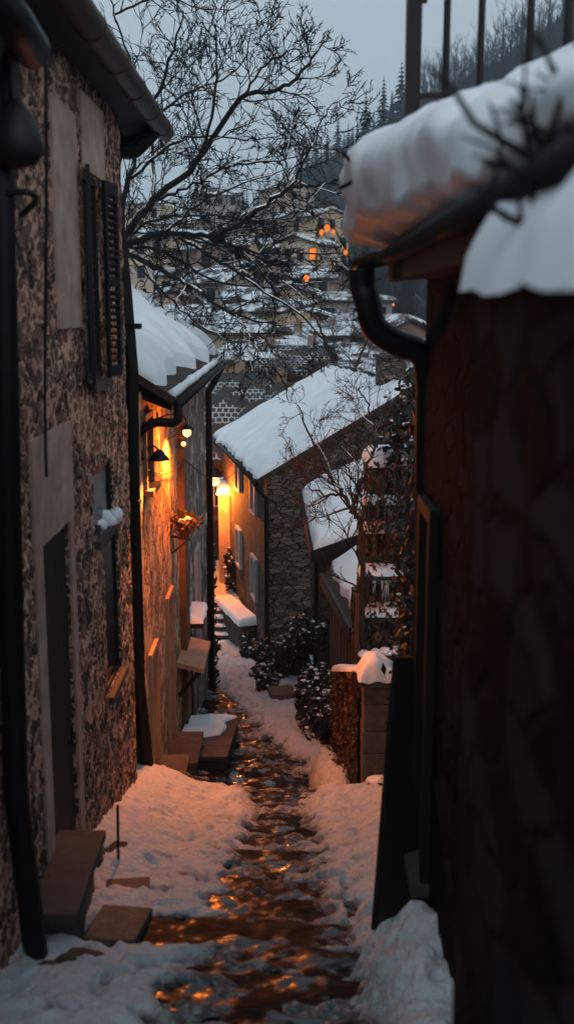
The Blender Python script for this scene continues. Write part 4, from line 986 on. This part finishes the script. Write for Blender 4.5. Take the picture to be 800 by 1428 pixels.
# ================================================================== steps, low wall, lane end
t = thing('stone_steps', (-1.75,31,g(30)), 'flight of snowy stone steps rising at the far end of the alley', 'steps')
for i in range(6):
    z = g(30) + .15*i; y = 30.0 + i*.36
    m = MB(); m.box(-2.35,y,z-.3,-1.22,y+.40,z+.15); s_ = m.build('step', M_block, t)
    roof_snow((-2.32,y+.07,z+.15),(-1.25,y+.07,z+.15),(-1.25,y+.36,z+.15),(-2.32,y+.36,z+.15),.045,s_,nu=16,nv=5,lip=.03,wav=4,seed=i)
t = thing('low_wall', (-1.5,30,g(30)), 'low sloping wall with a thick snow top beside the far steps', 'wall')
A, B = P(336,874,28.6), P(300,838,32.5)
m = MB(); n_ = V((.42,.16,0)); m.hull8([(A.x,A.y,g(30)-.6),(A.x+n_.x,A.y+n_.y,g(30)-.6),(B.x+n_.x,B.y+n_.y,g(30)-.6),(B.x,B.y,g(30)-.6),A,A+n_,B+n_,B]); m.build('wall', M_rock, t)
roof_snow(A-n_*.15, B-n_*.15, B+n_*1.1, A+n_*1.1, .2, t, nu=30, nv=8, edge=.5)
# end house with lamp
b3 = thing('stone_house', (-3.2,38,-9), 'narrow brown house closing the alley behind the far street lamp, under a snow-latticed tile roof', 'house')
m = MB(); m.box(-6.5,37.5,-10.5,-1.0,42,P(300,640,37.5).z); m.build('wall', M_brownwall, b3)
za = P(300,642,37.2).z; m = MB(); m.add([(-6.8,37.1,za),(-.8,37.1,za),(-.8,40.5,za+2.0),(-6.8,40.5,za+2.0),(-6.8,42.3,za-.2),(-.8,42.3,za-.2)], [(0,1,2,3),(3,2,5,4)]); rf = m.build('roof', M_snowtile, b3)
m = MB(); m.box(-6.8,37.0,za-.14,-.8,37.12,za+.02); m.build('fascia', M_darkwood, b3)
for x in (-2.6,-1.55):
    m = MB(); m.box(x,37.42,-6.9,x+.5,37.5,-5.9); wn = m.build('window', M_white, b3); m = MB(); m.box(x+.06,37.41,-6.84,x+.44,37.418,-5.96); m.build('pane', M_glass, wn)
m = MB(); m.box(-2.75,37.40,-9.4,-1.95,37.49,-7.4); d = m.build('door', M_darkwood, b3)
# plastered lamplit wall at lane end
t = thing('plaster_wall', (-1.95,34.5,-9), 'tall plastered wall end glowing orange beside the far steps', 'wall')
q = P(318,790,34.4); m = MB(); m.hull8([(q.x-.28,34.2,-10),(q.x+.5,34.2,-10),(q.x+.3,36.8,-10),(q.x-.45,36.8,-10),(q.x-.28,34.2,-5.9),(q.x+.5,34.2,-5.9),(q.x+.3,36.8,-5.9),(q.x-.45,36.8,-5.9)]); m.build('wall', M_plaster, t)
roof_snow((q.x-.34,34.1,-5.9),(q.x+.56,34.1,-5.9),(q.x+.34,36.8,-5.9),(q.x-.5,36.8,-5.9),.3,t,nu=10,nv=14)
FL = P(299,672,33.6)
l = thing('street_lamp', (FL.x-.25,33.9,g(34)), 'bright street lamp glowing on a post at the far end of the alley', 'street lamp')
m = MB(); m.tube([(FL.x-.25,33.9,-9.2),(FL.x-.25,33.9,FL.z+.5),(FL.x-.1,33.75,FL.z+.62),(FL.x,33.6,FL.z+.5)], .035, 8); m.build('post', M_iron, l)
m = MB(); m.lathe(FL+V((0,0,.1)), [(.03,.36),(.12,.3),(.3,.1),(.31,.08)], 14); m.build('shade', M_iron, l, smooth=True)
m = MB(); m.lump(FL+V((0,0,.02)), (.16,.16,.14), 0, 0, 14, 10); m.build('bulb', E_bulb, l, smooth=True)
rng = random.Random(3)
def f_ivy4(r):
    y = r.uniform(31,36); z = r.uniform(-9.2,-6.6); return (-2.75 + r.uniform(-.3,.35) - (y-31)*.08 + .3*noise.noise((y,z,2)), y, z), (.6,-1,.3)
ivy('ivy_hedge', 'snow-dusted dark hedge to the left of the far steps below the street lamp', 'hedge', f_ivy4, 1800, .12, 220, .09, (-2.8,33,-9), 9, stems=[[(-2.8,33,-9.4),(-2.75,33,-7)]])
def f_ivy5(r):
    y = r.uniform(32.8,34); z = r.uniform(-8.9,-7.6); return (-1.55 + r.uniform(-.4,.3), y, z + .3*noise.noise((y,z,2))), (0,-1,.3)
ivy('snowy_shrub', 'scruffy snow-dusted shrub at the top of the far steps', 'shrub', f_ivy5, 700, .10, 90, .07, (-1.6,33.4,-8.9), 10, stems=[[(-1.6,33.4,-9.2),(-1.55,33.4,-8)]])

# ================================================================== big bare tree on the left
t = thing('bare_tree', (-3.75,23.6,g(23)), 'large bare tree spreading black snow-lined branches over the roofs from the left', 'tree')
tw = Twig(random.Random(42), 5); tw.rmin = .0105
tr_ = MB(); trp = bez([(-3.9,24.0,g(24)-.3),(-3.85,23.8,-5),(-3.78,23.5,-1),P(166,335,23)],6); tr_.tube(trp, [.30 - .1*i/(len(trp)-1) for i in range(len(trp))], 10); tr_.build('trunk', M_bark, t, smooth=True)
def LB(l, Ys): return [P(a, b, y) for (a, b), y in zip(l, Ys)]
K = (5, 3, 2)
limb(tw, LB([(166,335),(215,280),(275,225),(335,140),(395,122),(425,95),(452,58)], [23,22.8,22.5,22,21.8,21.8,21.8]), 0.081, 0.016, 13, 1.5, K, .25)
limb(tw, LB([(168,345),(230,325),(290,328),(340,310),(400,265),(440,258),(478,250)], [23,22.5,22,21.5,21,20.8,20.6]), 0.077, 0.016, 13, 1.4, K, .10, snow=.45)
limb(tw, LB([(250,330),(300,360),(345,390),(420,440),(470,500)], [22.3,22,21.7,21.5,21.3]), 0.042, 0.010, 10, 1.2, K, .0, snow=.3)
limb(tw, LB([(170,348),(215,372),(270,402),(330,440),(385,452)], [23,22,21,20.3,20]), 0.063, 0.010, 11, 1.2, K, -.1, snow=.3)
limb(tw, LB([(166,330),(180,250),(200,180),(232,100),(255,15)], [23,23.2,23.4,23.5,23.5]), 0.070, 0.016, 12, 1.5, K, .2)
limb(tw, LB([(275,225),(298,150),(302,60),(292,-25)], [22.5,22.6,22.8,23]), 0.042, 0.010, 10, 1.3, K, .25)
limb(tw, LB([(215,280),(212,200),(190,110),(160,20),(150,-30)], [22.8,23.5,24,24.3,24.3]), 0.042, 0.012, 10, 1.4, K, .2)
limb(tw, LB([(290,328),(350,350),(420,352),(478,355)], [22,21.6,21.2,21]), 0.038, 0.008, 9, 1.1, K, .05, snow=.35)
limb(tw, LB([(335,140),(370,90),(405,72),(440,62)], [22,22,22,22]), 0.028, 0.006, 7, 1.0, K, .3)
limb(tw, LB([(400,265),(430,215),(452,160),(490,128)], [21,21,21,21]), 0.025, 0.006, 8, .9, K, .25)
limb(tw, LB([(180,250),(240,200),(300,190),(360,195),(430,170)], [23.2,23,22.6,22.3,22]), 0.035, 0.008, 10, 1.2, K, .15)
limb(tw, LB([(200,180),(260,130),(330,100),(350,40)], [23.4,23.4,23.4,23.2]), 0.035, 0.008, 9, 1.2, K, .2)
limb(tw, LB([(160,20),(220,-5),(290,15),(345,5)], [24.3,24.2,24,24]), 0.028, 0.008, 8, 1.2, K, .1)
limb(tw, LB([(230,325),(270,290),(340,255),(400,235)], [22.5,22.5,22.3,22]), 0.032, 0.008, 8, 1.1, K, .1, snow=.35)
limb(tw, LB([(200,365),(225,420),(232,465),(240,500)], [22.4,21.4,20.6,20]), 0.025, 0.006, 7, .9, (4,3,2), -.3)
limb(tw, LB([(172,345),(230,352),(300,392),(380,400),(455,392)], [23,22.6,22.2,22,21.8]), 0.035, 0.008, 11, 1.1, K, .0, snow=.3)
limb(tw, LB([(168,335),(220,305),(290,300),(350,310),(430,318)], [23,22.8,22.6,22.4,22.2]), 0.035, 0.008, 11, 1.1, K, .05, snow=.3)
limb(tw, LB([(215,280),(260,262),(320,232),(390,225),(450,205)], [22.8,22.7,22.5,22.3,22.1]), 0.035, 0.008, 10, 1.1, K, .1, snow=.5)
limb(tw, LB([(168,348),(200,380),(250,430),(310,470),(360,480)], [22.6,21.6,20.8,20.3,20]), 0.028, 0.006, 9, .9, K, -.2, snow=.3)
limb(tw, LB([(250,330),(310,345),(370,372),(430,420)], [22.3,22,21.7,21.5]), 0.032, 0.008, 9, 1.0, K, .0, snow=.3)
limb(tw, LB([(330,440),(350,470),(362,500),(355,540)], [20.3,20,19.8,19.6]), 0.017, 0.005, 6, .8, (4,3), -.3)
tw.m.build('branches', M_bark, t); tag(tw.snow.build('branch_snow', M_snow, t), kind='stuff')
print('tree faces', len(tw.m.f))
# slim bare tree behind the ridge of H1
t = thing('bare_tree', (1.6,33.4+4,g(33)), 'slim bare tree rising behind the ridge of the gabled stone house', 'tree')
tw = Twig(random.Random(9), 4); Yt = 37.5
limb(tw, LB([(476,700),(476,600),(474,555),(468,510),(450,470),(440,440)], [Yt]*6), .14, .03, 12, 2.2, (5,4,2), .15)
limb(tw, LB([(474,560),(492,520),(510,480),(530,450)], [Yt]*4), .08, .02, 10, 2.0, (5,4,2), .15)
limb(tw, LB([(473,545),(450,520),(425,500)], [Yt]*3), .06, .02, 8, 1.8, (4,4,2), .15)
tw.m.build('branches', M_bark2, t)
# orange-lit bare shrub-tree on the ruin reaching over the sheds
t = thing('bare_tree', (1.0,14.3,-4.5), 'small bare tree rooted in the ruined wall, its lamplit branches reaching across the gable', 'tree')
tw = Twig(random.Random(19), 4)
limb(tw, [V((1.05,14.45,-4.6))] + LB([(503,745),(492,715),(478,690),(455,655),(430,600),(415,565)], [14.4,14.5,14.6,14.8,15,15]), .045, .008, 14, .75, (5,4,2), .1, snow=.2)
limb(tw, LB([(492,715),(505,670),(520,620),(515,570),(500,540)], [14.5,14.6,14.7,14.8,14.8]), .03, .007, 12, .7, (5,4,2), .15, snow=.2)
limb(tw, LB([(478,690),(450,690),(430,675),(410,640)], [14.6,14.6,14.7,14.8]), .02, .006, 9, .6, (4,4,2), .1, snow=.2)
limb(tw, LB([(520,620),(545,590),(560,550)], [14.7,14.8,14.9]), .02, .006, 8, .6, (4,4,2), .2, snow=.2)
tw.m.build('branches', M_bark2, t); tag(tw.snow.build('branch_snow', M_snow, t), kind='stuff')

# ================================================================== village on the far slope
WCOL = {'ochre': (.30,.22,.145), 'grey': (.17,.16,.155), 'cream': (.42,.34,.26), 'brown': (.14,.10,.08), 'pink': (.32,.21,.17), 'dun': (.22,.175,.14)}
WM = {k: flat_mat('wall_' + k, tuple(q * min(2.0, .62 / max(v)) for q in v), .9, 1.5, .5, .2, .02) for k, v in WCOL.items()}
GRP = 'village houses on the far slope'
def town(px, py, Y, w, d, h, rz, wall, roof, label, rp=.5, lit=False, ww=None, chim=True):
    """px,py = where the middle of the near eave shows in the photo at real distance Y"""
    w *= .80 if Y > 58 else .92; c = P(px, py, Y); zg = hill(c.x, Y + d/2); h = max(h, c.z - zg); base = c.z - h
    t = thing('village_house', (c.x, Y + d/2, base), label, 'house', GRP, rz=rz)
    hw, hd = w/2, d/2
    m = MB(); m.box(-hw,-hd,-6,hw,hd,h)
    if roof == 'gable_front': m.prism([(-hw,-hd+.01,h),(hw,-hd+.01,h),(0,-hd+.01,h+hw*rp)], (0,d-.02,0))
    m.build('wall', WM[wall], t, local=True)
    mw = Matrix.Translation(t.location) @ Matrix.Rotation(rz, 4, 'Z'); o_ = .45
    def rs(e0,e1,r1_,r0_,th,mat,tile):
        rf = slab(e0,e1,r1_,r0_,.2).build('roof', mat, t, local=True)
        if th: roof_snow(mw@V(e0),mw@V(e1),mw@V(r1_),mw@V(r0_),th*.7,rf,nu=16,nv=8,lip=.35,wav=.8,seed=px,mat=M_fsnow,amp=.08)
        return rf
    rp *= .8; rise = hd*rp
    if roof == 'flat':
        rf = rs((-hw-o_,-hd-o_,h+.1),(hw+o_,-hd-o_,h+.1),(hw+o_,hd+o_,h+.75),(-hw-o_,hd+o_,h+.75),.4,M_tile,0)
    elif roof == 'gable_front':
        k = hw*rp; rf = rs((-hw-o_,-hd-o_,h-o_*rp),(-hw-o_,hd+o_,h-o_*rp),(0,hd+o_,h+k),(0,-hd-o_,h+k),.35,M_tile,0)
        rs((hw+o_,hd+o_,h-o_*rp),(hw+o_,-hd-o_,h-o_*rp),(0,-hd-o_,h+k),(0,hd+o_,h+k),.35,M_tile,0)
    else:
        th, mt = (.38, M_tile) if roof == 'gable' else (0, M_snowtile)
        rf = rs((-hw-o_,-hd-o_,h-o_*rp),(hw+o_,-hd-o_,h-o_*rp),(hw+o_,0,h+rise),(-hw-o_,0,h+rise),th,mt,1)
        rs((hw+o_,hd+o_,h-o_*rp),(-hw-o_,hd+o_,h-o_*rp),(-hw-o_,0,h+rise),(hw+o_,0,h+rise),th,mt,1)
        mm = MB(); mm.prism([(-hw+.02,-hd,h),(-hw+.02,hd,h),(-hw+.02,0,h+rise-.2)],(.1,0,0)); mm.build('gable_wall', WM[wall], t, local=True); mm = MB(); mm.prism([(hw-.02,-hd,h),(hw-.02,hd,h),(hw-.02,0,h+rise-.2)],(-.1,0,0)); mm.build('gable_wall', WM[wall], t, local=True)
    if chim:
        q = (hw*.45, .6, h + (rise*.8 if roof != 'flat' else .5)); mm = MB(); mm.box(q[0]-.22,q[1]-.22,q[2]-.8,q[0]+.22,q[1]+.22,q[2]+.7); ch = mm.build('chimney', WM['brown'], rf, local=True)
    nw = ww or max(2, int(w/2.6)); fl = max(1, min(3, int(h/2.7)))
    for f_ in range(fl):
        for i in range(nw):
            x = -hw + w*(i+.5)/nw; z = h - 1.9 - f_*2.7
            if z < .3: continue
            mm = MB(); a_ = .5
            for e in ((-a_-.1,-a_,z-.1,z+1.4),(a_,a_+.1,z-.1,z+1.4),(-a_,a_,z+1.3,z+1.4),(-a_-.1,a_+.1,z-.2,z-.1)): mm.box(x+e[0],-hd-.06,e[2],x+e[1],-hd+.02,e[3])
            wn = mm.build('window', M_white if (i+f_) % 3 else M_darkwood, t, local=True)
            mm = MB(); mm.box(x-a_,-hd-.02,z-.1,x+a_,-hd-.008,z+1.3); mm.build('pane', E_win if lit and (i*3+f_) % 4 == 1 else M_glass, wn, local=True)
    return t
T = [ # px, py(eave), Y, w, d, h, rz, wall, roof, label
 (328,466,66,5.2,4.5,6.5,0.48,'cream','flat','tall cream house with rows of windows, left of centre below the bare branches',.5,False,3),
 (372,436,80,6,4.5,6,-0.53,'ochre','flat','ochre house with a flat snowy roof standing just right of the tall cream house',.5,False,3),
 (272,448,74,7,5.2,5,-0.44,'dun','gable','dun house with a low snowy roof just over the lamplit house ridge',.4,False,3),
 (352,505,56,3.6,3.0,3.5,-0.32,'ochre','flat','little ochre hut with a flat snowy top under the tall cream house',.5,False,1),
 (416,512,54,3.2,5,4.5,-.15,'pink','tiles','pinkish brown house with a dark roof behind the ridge of the gabled stone house',.5,True,1),
 (366,556,47,4.0,3.4,3.2,.0,'dun','tiles','low house with a wide snow-latticed tile roof directly behind the gabled stone house',.45,False,2),
 (312,552,46,3.2,3.6,3.2,.1,'brown','tiles','low brown house with a patchy snow-latticed roof right of the lamplit roof',.6,False,2),
 (330,520,60,5,3.8,4,-0.32,'grey','gable_front','grey cottage with snowy gable roof between cream house and latticed roofs',.5,False,2),
 (445,470,76,5.2,4.5,4,-0.16,'grey','flat','grey shed-like house with a flat snow roof behind the slim bare tree',.5,False,2),
 (395,478,70,4.5,3.8,4,-0.33,'brown','gable_front','brown cottage with snow gable right of the ochre flat-roofed house',.5,False,2),
 (500,505,62,5,3.8,4,0.22,'dun','gable','dun house half hidden behind the bent right drainpipe',.5,True,2),
 (525,530,48,3.4,3.0,4,-0.43,'pink','flat','small pink house glimpsed beneath the right drainpipe elbow',.5,True,1),
 (462,420,100,12,9.0,3,0.21,'grey','flat','broad low barn with the biggest snow roof on the mid slope at centre right',.5,False,4),
 (343,372,118,6,4.5,4,-0.59,'cream','flat','cream box house with flat snow roof on the mid slope, in the branches',.5,False,2),
 (390,374,116,7,4.5,4,-0.24,'dun','gable_front','dun house with snow gable roof just right of the cream box house',.4,False,3),
 (425,340,138,9,5.2,5,-0.54,'cream','gable_front','long cream farmhouse with snow roof on the slope left of the string lights',.4,True,4),
 (368,345,140,7,5.2,4,-0.39,'brown','gable','brown house with snow roof above and between the cream box house and long farmhouse',.5,False,2),
 (320,340,132,7,5.2,4,-0.23,'ochre','gable','ochre house with snow roof at the left of the mid slope',.5,False,3),
 (298,392,104,7,5.2,4,-0.58,'grey','gable','grey house with snow roof above the dun house at left',.5,False,2),
 (255,385,108,7,5.2,4.5,0.16,'cream','flat','pale flat-roofed house behind the lower bare limbs, far left of the village',.5,False,3),
 (230,420,90,6,4.5,4.5,0.22,'pink','gable_front','pinkish house with snow roof touching the top of the lamplit roof',.5,False,2),
 (205,330,128,8,5.2,5,-0.30,'cream','gable','pale house with snow roof deep among the thick tree limbs at left',.5,False,3),
 (250,310,150,8,5.2,5,-0.42,'dun','gable','dun house with snow roof higher up the slope behind the tree fork',.5,False,3),
 (190,285,170,12,6.0,7,-0.29,'cream','flat','large pale block with many windows high at left beside the stone house eave',.5,False,5),
 (355,300,175,8,6.0,4.5,0.37,'grey','gable_front','grey farmhouse high on the slope at centre, in the fine branches',.5,False,3),
 (405,305,172,8,5.2,4.5,0.36,'brown','gable_front','brown farmhouse high on the slope, right of the grey farmhouse',.5,False,3),
 (450,300,170,8,5.2,4,0.59,'ochre','gable_front','ochre farmhouse high on the slope just left of the right roof snow',.4,True,3),
 (400,262,215,11,6.0,4.5,0.53,'dun','gable_front','dun house under snow roof, highest of the village below the forest',.4,False,3),
 (300,270,205,9,6.0,5,0.31,'grey','gable','grey house under snow roof in the highest row, left end',.5,False,3),
 (445,385,112,6,4.5,3.5,-0.35,'brown','gable','brown house with small snow gable above the broad low barn',.5,True,2),
 (410,408,98,5,3.8,3.5,-0.20,'cream','gable_front','cream cottage with snow gable left of the broad low barn',.5,False,2),
 (430,448,86,5,3.8,3.5,0.30,'pink','gable_front','pink cottage with snow gable below the broad low barn',.5,True,2),
 (480,455,84,5,3.8,3.5,0.50,'grey','gable_front','grey cottage with snow gable below the barn and left of the drainpipe',.5,False,2),
 (548,465,80,7,4.5,4,0.54,'brown','gable_front','brown house seen through the gap inside the drainpipe bend',.5,True,3),
 (350,415,95,5,3.8,4,-0.24,'grey','gable','grey cottage with snow gable above the tall cream house',.5,False,2),
 (285,345,125,6,4.5,4,0.56,'brown','gable_front','brown cottage with snow gable behind the horizontal snow-lined limb',.5,False,2),
]
for a in T: town(*a[:10], **({'rp': a[10], 'lit': a[11], 'ww': a[12]} if len(a) > 10 else {}))
# village street lamps
for i, (px, py, Y, s) in enumerate(((427,388,100,.24),(390,489,68,.08),(552,507,45,.12),(556,514,45,.07),(420,352,120,.10),(440,362,120,.08),(462,372,112,.14),(478,345,112,.09),(447,515,60,.05),(455,335,150,.14),(560,440,90,.12),(548,425,92,.09),(435,508,60,.06))):
    q = P(px, py, Y); zg = min(hill(q.x, Y), q.z - 1.5); l = thing('street_lamp', (q.x, Y, zg), 'distant glowing orange street lamp among the village houses', 'street lamp', 'street lamps in the village')
    mm = MB(); mm.tube([(q.x,Y+.05,zg-.5),(q.x,Y+.05,q.z)], .06, 5); mm.build('post', M_iron, l); mm = MB(); mm.lump(q, (s,s,s*1.25), 0, 0, 10, 7); mm.build('bulb', E_far, l, smooth=True)

# ================================================================== forest on the ridge
def conifer_mesh(seed, H):
    rng = random.Random(seed); m = MB(); nl = 17
    for k in range(nl):
        f_ = k/(nl-1); z = H*(.10 + .88*f_); rr = H*.20*(1-f_)**.85 + .12; nb = int(11 - 5*f_); off = rng.random()*6
        for b in range(nb):
            a = off + 2*math.pi*b/nb + rng.uniform(-.2,.2); L = rr*rng.uniform(.7,1.2); dr = L*rng.uniform(.25,.5); wd = L*.32
            ca, sa = math.cos(a), math.sin(a)
            m.add([(0,0,z+.25),(ca*L*.6 - sa*wd, sa*L*.6 + ca*wd, z-dr*.5),(ca*L, sa*L, z-dr),(ca*L*.6 + sa*wd, sa*L*.6 - ca*wd, z-dr*.5)], [(0,1,2,3)])
    return m
cm = []
for s_, H in ((1,11),(2,13),(3,9)):
    t = MB(); t.tube([(0,0,-1),(0,0,H*.95)], [.22,.04], 6); cm.append((t, conifer_mesh(s_, H)))
def mesh_of(mb, name, mat):
    me = bpy.data.meshes.new(name); me.from_pydata(mb.v, [], mb.f); me.materials.append(mat); me.update(); return me
cmesh = [(mesh_of(a, 'trunk', M_farbark), mesh_of(b, 'crown', M_con)) for a, b in cm]
bmesh_ = []
for s_ in (1,2,3):
    tw = Twig(random.Random(60+s_), 4); H = 10
    pts = [V((0,0,-1)), V((.2,0,2.5)), V((.1,.2,5.5)), V((.3,.1,9.5))]
    limb(tw, pts, .22, .05, 20, 3.6, (5,4), .5, .9, 0, .09)
    bmesh_.append((mesh_of(MB().tube([V((0,0,-1)), V((.2,0,2.5))], [.26,.2], 6), 'trunk', M_farbark), mesh_of(tw.m, 'crown', M_farbark)))
def plant(kind, x, y, sc, rzz, label, cat, group, meshes):
    t = thing(kind, (x, y, hill(x, y)), label, cat, group); t.scale = (sc, sc, sc); t.rotation_euler.z = rzz
    for nm, me in zip(('trunk','crown'), meshes):
        o = bpy.data.objects.new(nm, me); COL.objects.link(o); o.parent = t
rng = random.Random(77)
def at_px(px, Y): return ab(px, 300)[0] * Y
for (px, Y, sc) in ((556,318,1.15),(532,322,1.2),(508,322,1.15),(519,318,.8),(543,320,.85),(497,322,.8),(575,322,.9),(484,322,.75),(470,324,.85),(455,326,.8),(440,324,.7),(428,326,.75),(415,326,.65),(468,318,.7),(447,318,.6)):
    plant('conifer_tree', at_px(px,Y), Y, sc*1.3, rng.uniform(0,6), 'tall dark conifer standing out on the hill skyline left of the railing', 'tree', 'conifers on the hill skyline', cmesh[rng.randrange(3)])
for i in range(215):
    Y = rng.uniform(205,332); px = rng.uniform(150,600); x = at_px(px, Y)
    if noise.noise((x*.03, Y*.03, 4)) < -.30: continue
    plant('conifer_tree', x, Y, rng.uniform(.55,1.05), rng.uniform(0,6), 'dark conifer in the forest on the blue hillside behind the village', 'tree', 'conifers of the hillside forest', cmesh[rng.randrange(3)])
for i in range(46):
    px = 585 + i*5.3 + rng.uniform(-4,4); Y = rng.uniform(285,328)
    plant('bare_tree', at_px(px,Y), Y, rng.uniform(1.1,1.75), rng.uniform(0,6), 'dark leafless tree on the steep skyline behind the railing', 'tree', 'bare trees on the hill skyline', bmesh_[rng.randrange(3)])
for i in range(260):
    Y = rng.uniform(50,235); px = rng.uniform(170,590); x = at_px(px, Y)
    plant('bare_tree', x, Y, rng.uniform(.3,.7), rng.uniform(0,6), 'dark leafless tree among the village houses on the slope', 'tree', 'bare trees among the village houses', bmesh_[rng.randrange(3)])
# undergrowth of the wooded slope
m = MB()
for i in range(7000):
    Y = rng.uniform(62,332); x = at_px(rng.uniform(120,860), Y); q = noise.noise((x*.035, Y*.035, 9)) + (Y-170)/260
    if q < rng.uniform(-.75,.15): continue
    z = hill(x, Y); s_ = rng.uniform(.5,1.6)
    for k in range(3):
        a = rng.uniform(0,6); L = s_*rng.uniform(.6,1.2); p_ = V((x+rng.uniform(-.6,.6), Y, z-.2)); m.add([p_+V((-L*.6*math.cos(a),-L*.6*math.sin(a),0)), p_+V((L*.6*math.cos(a),L*.6*math.sin(a),0)), p_+V((.3*L*math.cos(a),0,L*1.7)), p_+V((-.4*L*math.cos(a),0,L*1.3))], [(0,1,2,3)])
o = m.build('undergrowth', M_con); tag(o, 'dark scrub and undergrowth spread over the snowy hillside', 'undergrowth', kind='stuff')

# ================================================================== evening haze over the valley
hm = bpy.data.materials.new('haze'); hm.use_nodes = True; hn = hm.node_tree; hn.nodes.remove(hn.nodes['Principled BSDF'])
pv = hn.nodes.new('ShaderNodeVolumePrincipled'); pv.inputs['Color'].default_value = (.72,.86,1,1); pv.inputs['Density'].default_value = .0006
hn.links.new(pv.outputs[0], hn.nodes['Material Output'].inputs['Volume'])
m = MB(); m.box(-820,-40,-400,820,1000,150); o = m.build('haze', hm); tag(o, 'thin bluish evening haze filling the valley', 'haze', kind='stuff')
# ================================================================== light
w = bpy.data.worlds.new('World'); scene.world = w; w.use_nodes = True; nt = w.node_tree
bg = nt.nodes['Background']; sky = nt.nodes.new('ShaderNodeTexSky'); sky.sky_type = 'NISHITA'; sky.sun_disc = False
SE, SR = rad(32), rad(150)
sky.sun_elevation = SE; sky.sun_rotation = SR; sky.air_density = 1.0; sky.dust_density = 4; sky.ozone_density = 1
hs = nt.nodes.new('ShaderNodeHueSaturation'); hs.inputs['Saturation'].default_value = .22; nt.links.new(sky.outputs[0], hs.inputs['Color'])
mx = nt.nodes.new('ShaderNodeMix'); mx.data_type = 'RGBA'; mx.inputs[0].default_value = .7; nt.links.new(hs.outputs[0], mx.inputs[6]); mx.inputs[7].default_value = (3.6,4.7,5.45,1)
nt.links.new(mx.outputs[2], bg.inputs['Color']); bg.inputs['Strength'].default_value = .128
sd = bpy.data.lights.new('sun', 'SUN'); sd.energy = .5; sd.angle = rad(30); sd.color = (1,.97,.93); so = bpy.data.objects.new('sun', sd); COL.objects.link(so)
so.rotation_euler = (rad(90) - SE, 0, math.pi - SR) if False else (rad(35), 0, rad(-25))
def lamp(name, loc, e, c, r):
    d = bpy.data.lights.new(name, 'POINT'); d.energy = e; d.color = c; d.shadow_soft_size = r; o = bpy.data.objects.new(name, d); COL.objects.link(o); o.location = loc; return o
sp = bpy.data.lights.new('dish_lamp_light', 'SPOT'); sp.energy = 480; sp.color = (1,.24,.035); sp.spot_size = rad(102); sp.spot_blend = .4; sp.shadow_soft_size = .04
spo = bpy.data.objects.new('dish_lamp_light', sp); COL.objects.link(spo); spo.location = CL + V((0,0,-.05)); spo.rotation_euler = V((.32,-.52,-1)).to_track_quat('-Z','Y').to_euler()
lamp('wall_lamp_glow', LP + V((.0,.0,-.12)), 100, (1,.20,.015), .05)
sp2 = bpy.data.lights.new('wall_washer_light', 'SPOT'); sp2.energy = 480; sp2.color = (1,.20,.015); sp2.spot_size = rad(160); sp2.spot_blend = .4; sp2.shadow_soft_size = .04
so2 = bpy.data.objects.new('wall_washer_light', sp2); COL.objects.link(so2); so2.location = LP2 + V((-.02,0,-.08)); so2.rotation_euler = V((-.75,-.1,-.75)).to_track_quat('-Z','Y').to_euler()
lamp('street_lamp_light', FL + V((0,-.05,-.3)), 850, (1,.22,.02), .12)
vs = scene.view_settings; vs.view_transform = 'Standard'; vs.look = 'None'; vs.exposure = 0.0; vs.gamma = 1; vs.use_curve_mapping = False
